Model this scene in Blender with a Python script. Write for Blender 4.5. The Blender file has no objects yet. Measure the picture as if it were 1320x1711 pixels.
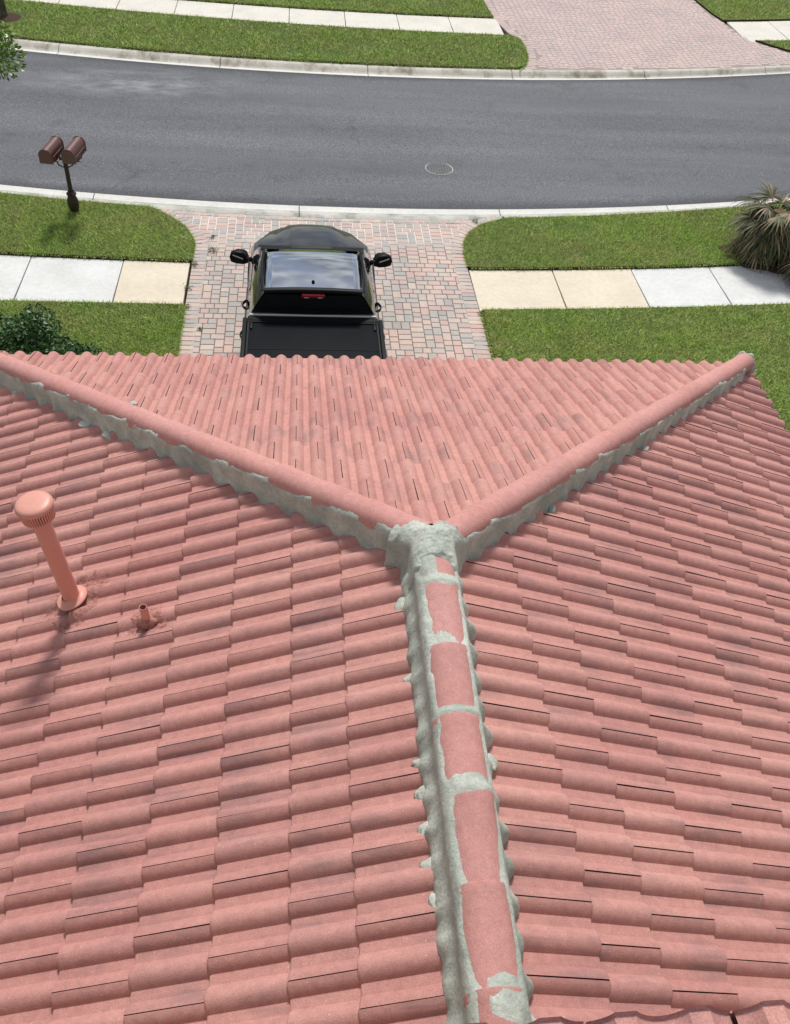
import bpy, bmesh, math, random
import numpy as np
from mathutils import Vector, Matrix, noise as mnoise

S = bpy.context.scene
C = S.collection
PI = math.pi
R = math.radians
rng = np.random.default_rng(7)
random.seed(7)

# ------------------------------------------------------------------ camera
Z0 = 4.70                      # height of the lower ridge line above the lawn
TP = 0.3863                    # roof pitch (rise over run)
CT = 1/math.sqrt(1+TP*TP); ST = TP*CT
cam_loc = np.array([-0.68356, -3.16228, 3.58272+Z0])
pitch, roll, yaw = 0.78621, 0.10067, 0.14722
cp, sp = math.cos(pitch), math.sin(pitch)
fw = Vector((math.sin(yaw)*cp, math.cos(yaw)*cp, -sp))
rt = Vector((math.cos(yaw), -math.sin(yaw), 0)); up = rt.cross(fw)
rt2 = rt*math.cos(roll)+up*math.sin(roll); up2 = -rt*math.sin(roll)+up*math.cos(roll)
cd = bpy.data.cameras.new('camera'); cam = bpy.data.objects.new('camera', cd); C.objects.link(cam)
cam.matrix_world = Matrix(((rt2.x, up2.x, -fw.x, cam_loc[0]), (rt2.y, up2.y, -fw.y, cam_loc[1]),
                           (rt2.z, up2.z, -fw.z, cam_loc[2]), (0, 0, 0, 1)))
cd.sensor_fit = 'HORIZONTAL'; cd.sensor_width = 36; cd.lens = 36*1488.2/1320
cd.clip_start = .05; cd.clip_end = 2000
S.camera = cam

# ------------------------------------------------------------------ light
SUN_EL, SUN_AZ = R(53), R(5)          # azimuth measured from +Y towards +X
w = bpy.data.worlds.new('World'); S.world = w; w.use_nodes = True
nt = w.node_tree; nt.nodes.clear()
def wn(t, **k):
    n = nt.nodes.new(t)
    for a, b in k.items(): setattr(n, a, b)
    return n
sky = wn('ShaderNodeTexSky', sky_type='NISHITA', sun_disc=False, sun_elevation=SUN_EL, sun_rotation=SUN_AZ)
tc = wn('ShaderNodeTexCoord'); mp = wn('ShaderNodeMapping'); mp.inputs['Scale'].default_value = (1.6, 1.6, 3.4)
ns = wn('ShaderNodeTexNoise'); ns.inputs['Scale'].default_value = 4.6; ns.inputs['Detail'].default_value = 9; ns.inputs['Roughness'].default_value = .55
rp = wn('ShaderNodeValToRGB'); rp.color_ramp.elements[0].position = .42; rp.color_ramp.elements[1].position = .56
n2 = wn('ShaderNodeTexNoise'); n2.inputs['Scale'].default_value = 9; n2.inputs['Detail'].default_value = 5
cr2 = wn('ShaderNodeValToRGB'); cr2.color_ramp.elements[0].position = .35; cr2.color_ramp.elements[1].position = .68
cr2.color_ramp.elements[0].color = (3.6, 3.9, 4.3, 1); cr2.color_ramp.elements[1].color = (12.5, 12.5, 12.6, 1)
mx = wn('ShaderNodeMixRGB'); bg = wn('ShaderNodeBackground'); bg.inputs['Strength'].default_value = .082
wo = wn('ShaderNodeOutputWorld')
L = nt.links.new
L(tc.outputs['Generated'], mp.inputs['Vector']); L(mp.outputs[0], ns.inputs['Vector']); L(mp.outputs[0], n2.inputs['Vector'])
L(ns.outputs['Fac'], rp.inputs[0]); L(n2.outputs['Fac'], cr2.inputs[0])
L(rp.outputs[0], mx.inputs[0]); L(sky.outputs[0], mx.inputs[1]); L(cr2.outputs[0], mx.inputs[2])
L(mx.outputs[0], bg.inputs[0]); L(bg.outputs[0], wo.inputs[0])
sl = bpy.data.lights.new('sun', 'SUN'); sl.energy = 3.5; sl.angle = R(10); sl.color = (1, .965, .91)
so = bpy.data.objects.new('sun', sl); C.objects.link(so)
sd = Vector((math.sin(SUN_AZ)*math.cos(SUN_EL), math.cos(SUN_AZ)*math.cos(SUN_EL), math.sin(SUN_EL)))
so.rotation_euler = sd.to_track_quat('Z', 'Y').to_euler()
so.location = (0, 20, 40)
S.view_settings.view_transform = 'Standard'; S.view_settings.look = 'None'
S.view_settings.gamma = 1; S.view_settings.use_curve_mapping = False
S.view_settings.exposure = 0.0
S.render.engine = 'CYCLES'

# ------------------------------------------------------------------ helpers
def mesh_np(name, V, F, smooth=False, ang=None, mats=None, mi=None):
    """V (n,3); F list of faces or an (m,k) array"""
    me = bpy.data.meshes.new(name)
    V = np.asarray(V, dtype=np.float32).reshape(-1, 3)
    if isinstance(F, np.ndarray):
        m, k = F.shape
        me.vertices.add(len(V)); me.vertices.foreach_set('co', V.ravel())
        me.loops.add(m*k); me.loops.foreach_set('vertex_index', F.astype(np.int32).ravel())
        me.polygons.add(m); me.polygons.foreach_set('loop_start', np.arange(0, m*k, k, dtype=np.int32))
        me.update(calc_edges=True)
    else:
        me.from_pydata(V.tolist(), [], F); me.update()
    me.validate()
    if smooth: me.polygons.foreach_set('use_smooth', np.ones(len(me.polygons), dtype=bool))
    if ang is not None: me.set_sharp_from_angle(angle=R(ang))
    for m_ in (mats or []): me.materials.append(m_)
    if mi is not None: me.polygons.foreach_set('material_index', np.asarray(mi, dtype=np.int32))
    return me
def obj(name, me, mat=None, parent=None, loc=None, rot=None):
    o = bpy.data.objects.new(name, me); C.objects.link(o)
    if mat is not None and me is not None and len(me.materials) == 0: me.materials.append(mat)
    if parent is not None: o.parent = parent
    if loc is not None: o.location = loc
    if rot is not None: o.rotation_euler = rot
    return o
def tag(o, label=None, cat=None, group=None, kind=None):
    if label: o['label'] = label
    if cat: o['category'] = cat
    if group: o['group'] = group
    if kind: o['kind'] = kind
    return o
def empty(name, loc, label, cat, group=None, rz=0):
    o = bpy.data.objects.new(name, None); C.objects.link(o); o.location = loc; o.rotation_euler = (0, 0, rz)
    o.empty_display_size = .2
    return tag(o, label, cat, group)
class MB:
    """collects simple solids into one mesh"""
    def __init__(s): s.V = []; s.F = []
    def add(s, V, F):
        b = len(s.V); s.V += [tuple(v) for v in V]; s.F += [[i+b for i in f] for f in F]; return s
    def box(s, x0, x1, y0, y1, z0, z1):
        V = [(x, y, z) for z in (z0, z1) for y in (y0, y1) for x in (x0, x1)]
        return s.add(V, [(0, 2, 3, 1), (4, 5, 7, 6), (0, 1, 5, 4), (2, 6, 7, 3), (0, 4, 6, 2), (1, 3, 7, 5)])
    def prism(s, poly, z0, z1):
        n = len(poly); V = [(x, y, z0) for x, y in poly]+[(x, y, z1) for x, y in poly]
        return s.add(V, [list(range(n))[::-1], list(range(n, 2*n))]+[(i, (i+1) % n, n+(i+1) % n, n+i) for i in range(n)])
    def tube(s, pts, rad, n=10, cap=True):
        pts = [Vector(p) for p in pts]; rad = rad if hasattr(rad, '__len__') else [rad]*len(pts)
        V = []; F = []
        for i, p in enumerate(pts):
            d = (pts[min(i+1, len(pts)-1)]-pts[max(i-1, 0)]).normalized()
            a = d.orthogonal().normalized() if i == 0 else (a-d*a.dot(d)).normalized()
            b = d.cross(a)
            V += [p+(a*math.cos(2*PI*k/n)+b*math.sin(2*PI*k/n))*rad[i] for k in range(n)]
        for i in range(len(pts)-1):
            F += [(i*n+k, i*n+(k+1) % n, (i+1)*n+(k+1) % n, (i+1)*n+k) for k in range(n)]
        if cap: F += [list(range(n))[::-1], [len(V)-n+k for k in range(n)]]
        return s.add(V, F)
    def lathe(s, prof, n=24, c=(0, 0, 0), a0=0, a1=2*PI):
        V = []; F = []; full = abs(a1-a0-2*PI) < 1e-6; m = n if full else n+1
        for r_, z in prof: V += [(c[0]+r_*math.cos(a0+(a1-a0)*k/n), c[1]+r_*math.sin(a0+(a1-a0)*k/n), c[2]+z) for k in range(m)]
        for i in range(len(prof)-1):
            F += [(i*m+k, i*m+(k+1) % m, (i+1)*m+(k+1) % m, (i+1)*m+k) for k in range(n)]
        return s.add(V, F)
    def loft(s, rows, close=True, caps=True):
        n = len(rows[0]); V = [v for r_ in rows for v in r_]; F = []
        for i in range(len(rows)-1):
            for k in range(n if close else n-1):
                F.append((i*n+k, i*n+(k+1) % n, (i+1)*n+(k+1) % n, (i+1)*n+k))
        if caps: F += [list(range(n))[::-1], [len(V)-n+k for k in range(n)]]
        return s.add(V, F)
    def build(s, name, mat, parent=None, smooth=False, ang=None, bevel=0, seg=2, fix=True):
        me = bpy.data.meshes.new(name); bm = bmesh.new()
        vs = [bm.verts.new(v) for v in s.V]
        for f in s.F:
            try: bm.faces.new([vs[i] for i in f])
            except ValueError: pass
        if fix:
            bmesh.ops.remove_doubles(bm, verts=bm.verts, dist=1e-5)
            bmesh.ops.recalc_face_normals(bm, faces=bm.faces)
        if bevel:
            es = [e for e in bm.edges if e.is_manifold and e.calc_face_angle(0) > R(28)]
            bmesh.ops.bevel(bm, geom=es, offset=bevel, segments=seg, affect='EDGES', profile=.5)
        bm.to_mesh(me); bm.free()
        if smooth or bevel: me.polygons.foreach_set('use_smooth', [True]*len(me.polygons)); me.set_sharp_from_angle(angle=R(ang or 40))
        me.materials.append(mat)
        return obj(name, me, None, parent)
def interp_poly(P, step):
    out = []
    n = len(P)
    for i in range(n):
        a, b = np.array(P[i]), np.array(P[(i+1) % n]); k = max(1, int(np.linalg.norm(b-a)/step))
        out += [tuple(a+(b-a)*j/k) for j in range(k)]
    return out
def in_poly(X, Y, P):
    P = np.asarray(P); ins = np.zeros(len(X), bool); j = len(P)-1
    for i in range(len(P)):
        xi, yi = P[i]; xj, yj = P[j]
        c = ((yi > Y) != (yj > Y)) & (X < (xj-xi)*(Y-yi)/(yj-yi+1e-12)+xi); ins ^= c; j = i
    return ins
# smooth 2-D value noise for numpy arrays
_tab = rng.random((256, 256))
def vnoise(x, y, seed=0):
    x = np.asarray(x)+seed*17.3; y = np.asarray(y)+seed*9.1
    xi = np.floor(x).astype(int); yi = np.floor(y).astype(int); fx = x-xi; fy = y-yi
    fx = fx*fx*(3-2*fx); fy = fy*fy*(3-2*fy)
    g = lambda a, b: _tab[a % 256, b % 256]
    return (g(xi, yi)*(1-fx)+g(xi+1, yi)*fx)*(1-fy)+(g(xi, yi+1)*(1-fx)+g(xi+1, yi+1)*fx)*fy
def fbm(x, y, seed=0, o=4, p=.5):
    s = 0; a = 1; t = 0
    for k in range(o): s = s+a*vnoise(x*2**k, y*2**k, seed+k*3); t += a; a *= p
    return s/t-.5

# ------------------------------------------------------------------ materials
class M:
    def __init__(s, name, rough=.8, spec=.3):
        s.m = bpy.data.materials.new(name); s.m.use_nodes = True; s.t = s.m.node_tree
        s.b = s.t.nodes['Principled BSDF']; s.b.inputs['Roughness'].default_value = rough
        s.b.inputs['Specular IOR Level'].default_value = spec
    def n(s, t, **k):
        n_ = s.t.nodes.new(t)
        for a, b in k.items():
            if a.startswith('_'): n_.inputs[a[1:].replace('_', ' ')].default_value = b
            else: setattr(n_, a, b)
        return n_
    def l(s, a, b): s.t.links.new(a, b)
    def pos(s): return s.n('ShaderNodeNewGeometry').outputs['Position']
    def noise(s, vec, scale, detail=4, rough=.5, stretch=None, w=None):
        if stretch is not None:
            mp_ = s.n('ShaderNodeMapping'); mp_.inputs['Scale'].default_value = stretch; s.l(vec, mp_.inputs['Vector']); vec = mp_.outputs[0]
        n_ = s.n('ShaderNodeTexNoise', noise_dimensions='4D' if w is not None else '3D')
        n_.inputs['Scale'].default_value = scale; n_.inputs['Detail'].default_value = detail; n_.inputs['Roughness'].default_value = rough
        s.l(vec, n_.inputs['Vector'])
        if w is not None: s.l(w, n_.inputs['W'])
        return n_.outputs['Fac']
    def ramp(s, f, stops):
        r_ = s.n('ShaderNodeValToRGB'); e = r_.color_ramp.elements
        while len(e) < len(stops): e.new(.5)
        for q, (p, c) in zip(e, stops): q.position = p; q.color = (*c, 1) if hasattr(c, '__len__') else (c, c, c, 1)
        s.l(f, r_.inputs[0]); return r_.outputs[0]
    def mix(s, f, a, b, mode='MIX'):
        x = s.n('ShaderNodeMixRGB', blend_type=mode)
        for i, v in ((0, f), (1, a), (2, b)):
            if hasattr(v, 'is_linked') or hasattr(v, 'links'): s.l(v, x.inputs[i])
            else: x.inputs[i].default_value = v if i == 0 else ((*v, 1) if len(v) == 3 else v)
        return x.outputs[0]
    def math(s, op, a, b=None):
        x = s.n('ShaderNodeMath', operation=op)
        for i, v in ((0, a), (1, b)):
            if v is None: continue
            if hasattr(v, 'links'): s.l(v, x.inputs[i])
            else: x.inputs[i].default_value = v
        return x.outputs[0]
    def color(s, c):
        if hasattr(c, 'links'): s.l(c, s.b.inputs['Base Color'])
        else: s.b.inputs['Base Color'].default_value = (*c, 1)
        return s
    def bump(s, h, strength, dist):
        b = s.n('ShaderNodeBump'); b.inputs['Strength'].default_value = strength; b.inputs['Distance'].default_value = dist
        s.l(h, b.inputs['Height']); s.l(b.outputs[0], s.b.inputs['Normal']); return s
    def rough(s, v): s.l(v, s.b.inputs['Roughness']); return s

def tile_material(name, a, b, streak=True):
    m = M(name, .72, .25)
    p = m.pos(); uv = m.n('ShaderNodeUVMap').outputs[0]
    fl = m.n('ShaderNodeVectorMath', operation='FLOOR'); m.l(uv, fl.inputs[0]); wnn = m.n('ShaderNodeTexWhiteNoise'); m.l(fl.outputs[0], wnn.inputs['Vector'])
    rnd = m.math('FRACT', m.math('ADD', m.n('ShaderNodeObjectInfo').outputs['Random'], wnn.outputs['Value']))
    w_ = m.math('MULTIPLY', rnd, 40.)
    tone = m.noise(p, 1.1, 3); grain = m.noise(p, 210, 2, .7); mid = m.noise(p, 26, 4, .6)
    col = m.mix(m.ramp(tone, [(.32, 0), (.68, 1)]), a, b)
    col = m.mix(m.math('MULTIPLY', rnd, .24), col, (.62, .66, .70), 'MULTIPLY')
    col = m.mix(.55, col, m.ramp(mid, [(.3, (.80, .78, .78)), (.7, (1.12, 1.14, 1.14))]), 'MULTIPLY')
    col = m.mix(.8, col, m.ramp(grain, [(.28, (.72, .70, .70)), (.5, (1, 1, 1)), (.74, (1.28, 1.30, 1.30))]), 'MULTIPLY')
    if streak:
        su = m.n('ShaderNodeSeparateXYZ'); m.l(uv, su.inputs[0]); q = m.math('FRACT', m.math('DIVIDE', m.math('FRACT', su.outputs['X']), .1524))
        q = m.math('ABSOLUTE', m.math('SUBTRACT', q, .5)); col = m.mix(m.math('MULTIPLY', m.ramp(q, [(.10, 1), (.20, 0)]), .25), col, m.mix(1., col, (1.02, .95, .90), 'MULTIPLY'))
    if streak:
        q2 = m.math('ABSOLUTE', m.math('SUBTRACT', m.math('FRACT', m.math('DIVIDE', m.math('FRACT', su.outputs['X']), .3048)), .5))
        col = m.mix(m.ramp(q2, [(.29, 0), (.34, 1)]), col, m.mix(1., col, (.94, .915, .91), 'MULTIPLY'))
    if streak:   # grey weathering streaks that run down the slope, tile by tile
        st = m.noise(uv, 1.0, 6, .62, (26, 2.2, 1), w_); area = m.noise(uv, 1.0, 2, .5, (5.5, 2.6, 1), w_)
        f = m.math('MULTIPLY', m.ramp(st, [(.40, 0), (.64, 1)]), m.ramp(area, [(.50, 0), (.66, 1)]))
        col = m.mix(m.math('MULTIPLY', f, .46), col, (.13, .105, .12))
    vo = m.n('ShaderNodeTexVoronoi'); vo.inputs['Scale'].default_value = 55; m.l(p, vo.inputs['Vector'])
    sel = m.noise(p, 31, 1)
    f = m.math('MULTIPLY', m.ramp(vo.outputs['Distance'], [(.085, 1), (.12, 0)]), m.ramp(sel, [(.58, 0), (.62, 1)]))
    col = m.mix(m.math('MULTIPLY', f, .75), col, (.80, .74, .68))
    m.color(col)
    m.bump(m.math('ADD', grain, m.math('MULTIPLY', mid, 1.2)), .5, .0022)
    return m.m
MT_TILE = tile_material('terracotta_tile_paint', (.525, .251, .222), (.585, .302, .262))
MT_CAP = tile_material('ridge_cap_paint', (.55, .258, .230), (.63, .318, .284), False)

m = M('grey_green_mortar', .9, .2); p = m.pos()
n1 = m.noise(p, 9, 4); n2_ = m.noise(p, 70, 5, .65); n3_ = m.noise(p, 300, 2)
c = m.ramp(n1, [(.3, (.42, .445, .40)), (.7, (.60, .615, .56))]); c = m.mix(.8, c, m.ramp(m.noise(p, 2.6, 4, .6), [(.35, (.72, .75, .73)), (.60, (1.10, 1.09, 1.07))]), 'MULTIPLY')
c = m.mix(.7, c, m.ramp(n2_, [(.3, (.70, .72, .70)), (.7, (1.2, 1.2, 1.2))]), 'MULTIPLY')
m.color(c); m.bump(m.math('ADD', n2_, m.math('MULTIPLY', n3_, .4)), .8, .006); MT_MORTAR = m.m

m = M('roof_underlay', .95, .1); m.color((.030, .014, .012)); MT_UNDER = m.m
m = M('pipe_paint', .42, .4); p = m.pos(); c = m.mix(m.noise(p, 40, 4), (.64, .285, .225), (.72, .345, .275)); m.color(c); m.bump(m.noise(p, 90, 3), .15, .002); MT_PIPE = m.m
m = M('patch_cement', .85, .2); p = m.pos(); n1 = m.noise(p, 42, 5, .7)
m.color(m.ramp(n1, [(.30, (.10, .07, .07)), (.38, (.33, .155, .135)), (.55, (.50, .235, .20))])); m.bump(n1, 1., .012); MT_PATCH = m.m
m = M('dark_opening', .9, .1); m.color((.015, .012, .012)); MT_DARK = m.m

def concrete(name, a, b, stain=None, k=1.):
    m = M(name, .85, .25); p = m.pos(); n1 = m.noise(p, 1.6, 5, .6); g = m.noise(p, 120, 3, .7); md = m.noise(p, 12, 5, .65)
    c = m.mix(m.ramp(n1, [(.35, 0), (.68, 1)]), a, b)
    c = m.mix(.6*k, c, m.ramp(md, [(.3, (.84, .83, .81)), (.7, (1.1, 1.1, 1.1))]), 'MULTIPLY')
    c = m.mix(.6, c, m.ramp(g, [(.3, (.84, .84, .84)), (.7, (1.12, 1.12, 1.12))]), 'MULTIPLY')
    vv = m.ramp(m.noise(p, 3.2, 6, .7), [(.56, 0), (.72, 1)]); c = m.mix(m.math('MULTIPLY', vv, .22), c, (.36, .34, .30))
    if stain:
        s1 = m.noise(p, 2.1, 5, .62, (1, .5, 1)); c = m.mix(m.math('MULTIPLY', m.ramp(s1, [(.50, 0), (.68, 1)]), .85), c, stain)
    m.color(c); m.bump(m.math('ADD', g, md), .35, .003); return m.m
MT_SLAB_W = concrete('white_sidewalk_concrete', (.66, .665, .65), (.76, .765, .76))
MT_SLAB_T = concrete('tan_sidewalk_concrete', (.70, .62, .49), (.78, .70, .57))
MT_SLAB_C = concrete('cream_sidewalk_concrete', (.66, .63, .56), (.76, .73, .66))
MT_KERB = concrete('kerb_concrete', (.42, .42, .385), (.58, .575, .53), (.24, .24, .21))
MT_PAN = concrete('gutter_concrete', (.66, .65, .61), (.76, .75, .71))
MT_KERB_F = concrete('stained_kerb_concrete', (.52, .49, .42), (.68, .65, .58), (.20, .165, .11))

m = M('asphalt', .85, .35); p = m.pos()
g = m.noise(p, 46, 3, .8); g2 = m.noise(p, 28, 4, .7); bands = m.noise(p, 1., 4, .55, (.12, .95, 1)); big = m.noise(p, .35, 5, .6)
c = m.ramp(bands, [(.3, (.100, .104, .116)), (.7, (.150, .155, .170))])
c = m.mix(.9, c, m.ramp(g, [(.34, (.45, .45, .45)), (.50, (.95, .95, .95)), (.66, (2.0, 2.0, 1.95))]), 'MULTIPLY')
c = m.mix(.6, c, m.ramp(g2, [(.3, (.82, .82, .82)), (.7, (1.2, 1.2, 1.2))]), 'MULTIPLY')
vo = m.n('ShaderNodeTexVoronoi'); vo.inputs['Scale'].default_value = 26; m.l(p, vo.inputs['Vector'])
c = m.mix(m.math('MULTIPLY', m.ramp(vo.outputs['Distance'], [(.10, 1), (.17, 0)]), m.ramp(m.noise(p, 40, 1), [(.5, 0), (.56, 1)])), c, (.36, .36, .37))
# pale scuffed patch on the far lane at the left
vm = m.n('ShaderNodeVectorMath', operation='SUBTRACT'); vm.inputs[1].default_value = (-4.6, 19.6, 0); m.l(p, vm.inputs[0])
sc_ = m.n('ShaderNodeVectorMath', operation='MULTIPLY'); sc_.inputs[1].default_value = (.32, .85, 0); m.l(vm.outputs[0], sc_.inputs[0])
ln = m.n('ShaderNodeVectorMath', operation='LENGTH'); m.l(sc_.outputs[0], ln.inputs[0])
pf = m.math('MULTIPLY', m.ramp(ln.outputs['Value'], [(.15, 1), (1., 0)]), m.ramp(m.noise(p, 1.7, 6, .65, (.7, 1.4, 1)), [(.42, 0), (.68, 1)]))
c = m.mix(m.math('MULTIPLY', pf, .75), c, (.36, .365, .39))
sx = m.n('ShaderNodeSeparateXYZ'); m.l(p, sx.inputs[0]); xx = m.math('MULTIPLY', sx.outputs['X'], sx.outputs['X'])
wobl = m.math('MULTIPLY', m.math('SUBTRACT', m.noise(p, 1.2, 5, .6), .5), .35)
dn = m.math('ADD', m.math('SUBTRACT', m.math('SUBTRACT', sx.outputs['Y'], m.math('MULTIPLY', xx, .01126)), 13.64), wobl)
df = m.math('ADD', m.math('SUBTRACT', 20.83, m.math('SUBTRACT', sx.outputs['Y'], m.math('MULTIPLY', xx, .01042))), wobl)
ed = m.math('MINIMUM', dn, df)
c = m.mix(m.ramp(ed, [(.10, 1), (.36, 0)]), c, m.mix(1., c, (.62, .62, .63), 'MULTIPLY'))
crk = m.n('ShaderNodeTexVoronoi', feature='DISTANCE_TO_EDGE'); crk.inputs['Scale'].default_value = .42
wv_ = m.n('ShaderNodeVectorMath', operation='MULTIPLY_ADD'); wv_.inputs[1].default_value = (.5, .5, .5); cn = m.n('ShaderNodeTexNoise'); cn.inputs['Scale'].default_value = 2.2; cn.inputs['Detail'].default_value = 6; m.l(p, cn.inputs['Vector']); m.l(cn.outputs['Color'], wv_.inputs[0]); m.l(p, wv_.inputs[2]); m.l(wv_.outputs[0], crk.inputs['Vector'])
cf = m.math('MULTIPLY', m.ramp(crk.outputs['Distance'], [(.0025, 1), (.007, 0)]), m.ramp(m.noise(p, .45, 2), [(.54, 0), (.60, 1)]))
c = m.mix(m.math('MULTIPLY', cf, .35), c, (.035, .035, .038))
oil = m.math('MULTIPLY', m.ramp(m.noise(p, .9, 5, .6), [(.60, 0), (.72, 1)]), .35); c = m.mix(oil, c, (.05, .05, .054))
m.color(c); m.bump(g, .7, .005); MT_ROAD = m.m

m = M('manhole_iron', .55, .5); p = m.pos(); n1 = m.noise(p, 14, 5, .7); m.color(m.ramp(n1, [(.35, (.022, .025, .027)), (.65, (.060, .065, .070))])); m.bump(n1, .5, .006); MT_IRON = m.m
m = M('manhole_rim_steel', .5, .5); m.color((.42, .42, .42)); MT_RIM = m.m

def paver_material(name, tint=(1, 1, 1), lift=0.):
    m = M(name, .88, .2); p = m.pos(); rnd = m.n('ShaderNodeObjectInfo').outputs['Random']
    at = m.n('ShaderNodeAttribute', attribute_name='tone'); r_ = m.math('FRACT', m.math('ADD', rnd, at.outputs['Fac']))
    c = m.ramp(r_, [(0, (.45, .43, .41)), (.14, (.48, .45, .42)), (.30, (.54, .48, .435)), (.5, (.60, .495, .445)), (.68, (.59, .44, .395)), (.82, (.62, .53, .455)), (.93, (.60, .43, .385)), (1, (.42, .41, .40))])
    patch = m.noise(p, 1.3, 3); c = m.mix(.8, c, m.ramp(patch, [(.35, (.84, .86, .88)), (.68, (1.12, 1.06, 1.03))]), 'MULTIPLY')
    g = m.noise(p, 130, 3, .7); md = m.noise(p, 22, 4, .6)
    c = m.mix(.6, c, m.ramp(g, [(.3, (.78, .78, .78)), (.7, (1.18, 1.18, 1.18))]), 'MULTIPLY')
    c = m.mix(.5, c, m.ramp(md, [(.3, (.86, .86, .86)), (.7, (1.12, 1.12, 1.12))]), 'MULTIPLY')
    c = m.mix(1., c, tint, 'MULTIPLY')
    m.color(c); m.bump(m.math('ADD', g, md), .4, .003); return m.m
MT_PAVER = paver_material('mixed_pavers')
m = M('pink_pavers', .88, .2); p = m.pos(); at = m.n('ShaderNodeAttribute', attribute_name='tone')
c = m.ramp(at.outputs['Fac'], [(0, (.52, .44, .42)), (.3, (.56, .45, .425)), (.6, (.60, .46, .435)), (.85, (.57, .47, .42)), (1, (.48, .42, .41))])
c = m.mix(.7, c, m.ramp(m.noise(p, .9, 4), [(.35, (.9, .9, .93)), (.68, (1.1, 1.08, 1.06))]), 'MULTIPLY')
c = m.mix(.5, c, m.ramp(m.noise(p, 60, 3, .7), [(.3, (.8, .8, .8)), (.7, (1.15, 1.15, 1.15))]), 'MULTIPLY'); m.color(c); MT_PAVER_F = m.m
m = M('joint_sand', .95, .1); p = m.pos(); sx = m.n('ShaderNodeSeparateXYZ'); m.l(p, sx.inputs[0])
wob = m.math('ADD', sx.outputs['Y'], m.math('MULTIPLY', m.noise(p, 1.4, 3), 1.3))
c = m.mix(m.ramp(m.math('SUBTRACT', wob, 12.45), [(0, 0), (.45, 1)]), (.17, .145, .12), (.80, .78, .76)); m.color(c); MT_SAND = m.m
m = M('joint_sand_far', .95, .1); m.color((.36, .29, .27)); MT_SAND_F = m.m

m = M('lawn_thatch', .95, .1); p = m.pos(); n1 = m.noise(p, 30, 4, .7); m.color(m.ramp(n1, [(.3, (.055, .080, .022)), (.7, (.13, .17, .055))])); MT_TURF = m.m
m = M('soil_edge', .95, .1); p = m.pos(); n1 = m.noise(p, 40, 4, .7); m.color(m.ramp(n1, [(.3, (.020, .014, .010)), (.7, (.075, .050, .034))])); m.bump(n1, .8, .01); MT_SOIL = m.m
m = M('grass_blades', .55, .25); p = m.pos(); at = m.n('ShaderNodeAttribute', attribute_name='tone')
big = m.noise(p, .9, 4, .6); mid = m.noise(p, 5.5, 3, .6)
c1 = m.ramp(at.outputs['Fac'], [(0, (.29, .42, .080)), (.45, (.40, .58, .115)), (.8, (.52, .70, .18)), (.93, (.62, .60, .28)), (1, (.74, .64, .38))])
c = m.mix(m.ramp(big, [(.40, 0), (.62, 1)]), c1, m.mix(.45, c1, (.50, .42, .19)))
c = m.mix(.55, c, m.ramp(mid, [(.32, (.74, .80, .74)), (.68, (1.2, 1.16, 1.1))]), 'MULTIPLY')
m.color(c)
m.b.inputs['Subsurface Weight'].default_value = 0
MT_GRASS = m.m
def leaf_material(name, stops, rough=.4):
    m = M(name, rough, .5); at = m.n('ShaderNodeAttribute', attribute_name='tone'); m.color(m.ramp(at.outputs['Fac'], stops)); return m.m
MT_SHRUB = leaf_material('shrub_leaves', [(0, (.018, .055, .012)), (.5, (.042, .115, .022)), (.85, (.095, .20, .042)), (1, (.18, .28, .08))], .5)
MT_OAK = leaf_material('tree_leaves', [(0, (.045, .105, .014)), (.5, (.12, .24, .025)), (.85, (.25, .38, .05)), (1, (.46, .50, .15))], .4)
MT_PALM = leaf_material('palm_leaflets', [(0, (.022, .028, .010)), (.4, (.065, .075, .026)), (.65, (.125, .128, .052)), (.84, (.22, .185, .10)), (1, (.32, .22, .14))], .7)
MT_WEED = leaf_material('weed_leaves', [(0, (.03, .06, .015)), (.6, (.09, .15, .035)), (1, (.19, .20, .08))], .6)
m = M('bark', .9, .15); p = m.pos(); n1 = m.noise(p, 18, 5, .7, (1, 1, .3)); m.color(m.ramp(n1, [(.3, (.035, .032, .024)), (.7, (.14, .125, .095))])); m.bump(n1, .8, .02); MT_BARK = m.m
m = M('palm_fibre', .95, .1); p = m.pos(); n1 = m.noise(p, 30, 4, .7, (1, 1, .25)); m.color(m.ramp(n1, [(.3, (.05, .032, .018)), (.7, (.26, .17, .10))])); m.bump(n1, .8, .02); MT_FIBRE = m.m
m = M('mulch', .95, .1); p = m.pos(); n1 = m.noise(p, 35, 4, .75); m.color(m.ramp(n1, [(.3, (.025, .018, .014)), (.7, (.13, .085, .06))])); m.bump(n1, 1, .02); MT_MULCH = m.m

m = M('mailbox_brown', .38, .5); p = m.pos(); n1 = m.noise(p, 30, 3); m.color(m.mix(n1, (.095, .030, .024), (.130, .048, .040))); MT_BROWN = m.m
m = M('mailbox_post_brown', .5, .4); m.color((.035, .017, .015)); MT_BROWN_D = m.m
m = M('red_flag', .4, .5); m.color((.10, .028, .024)); MT_FLAG = m.m

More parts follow.
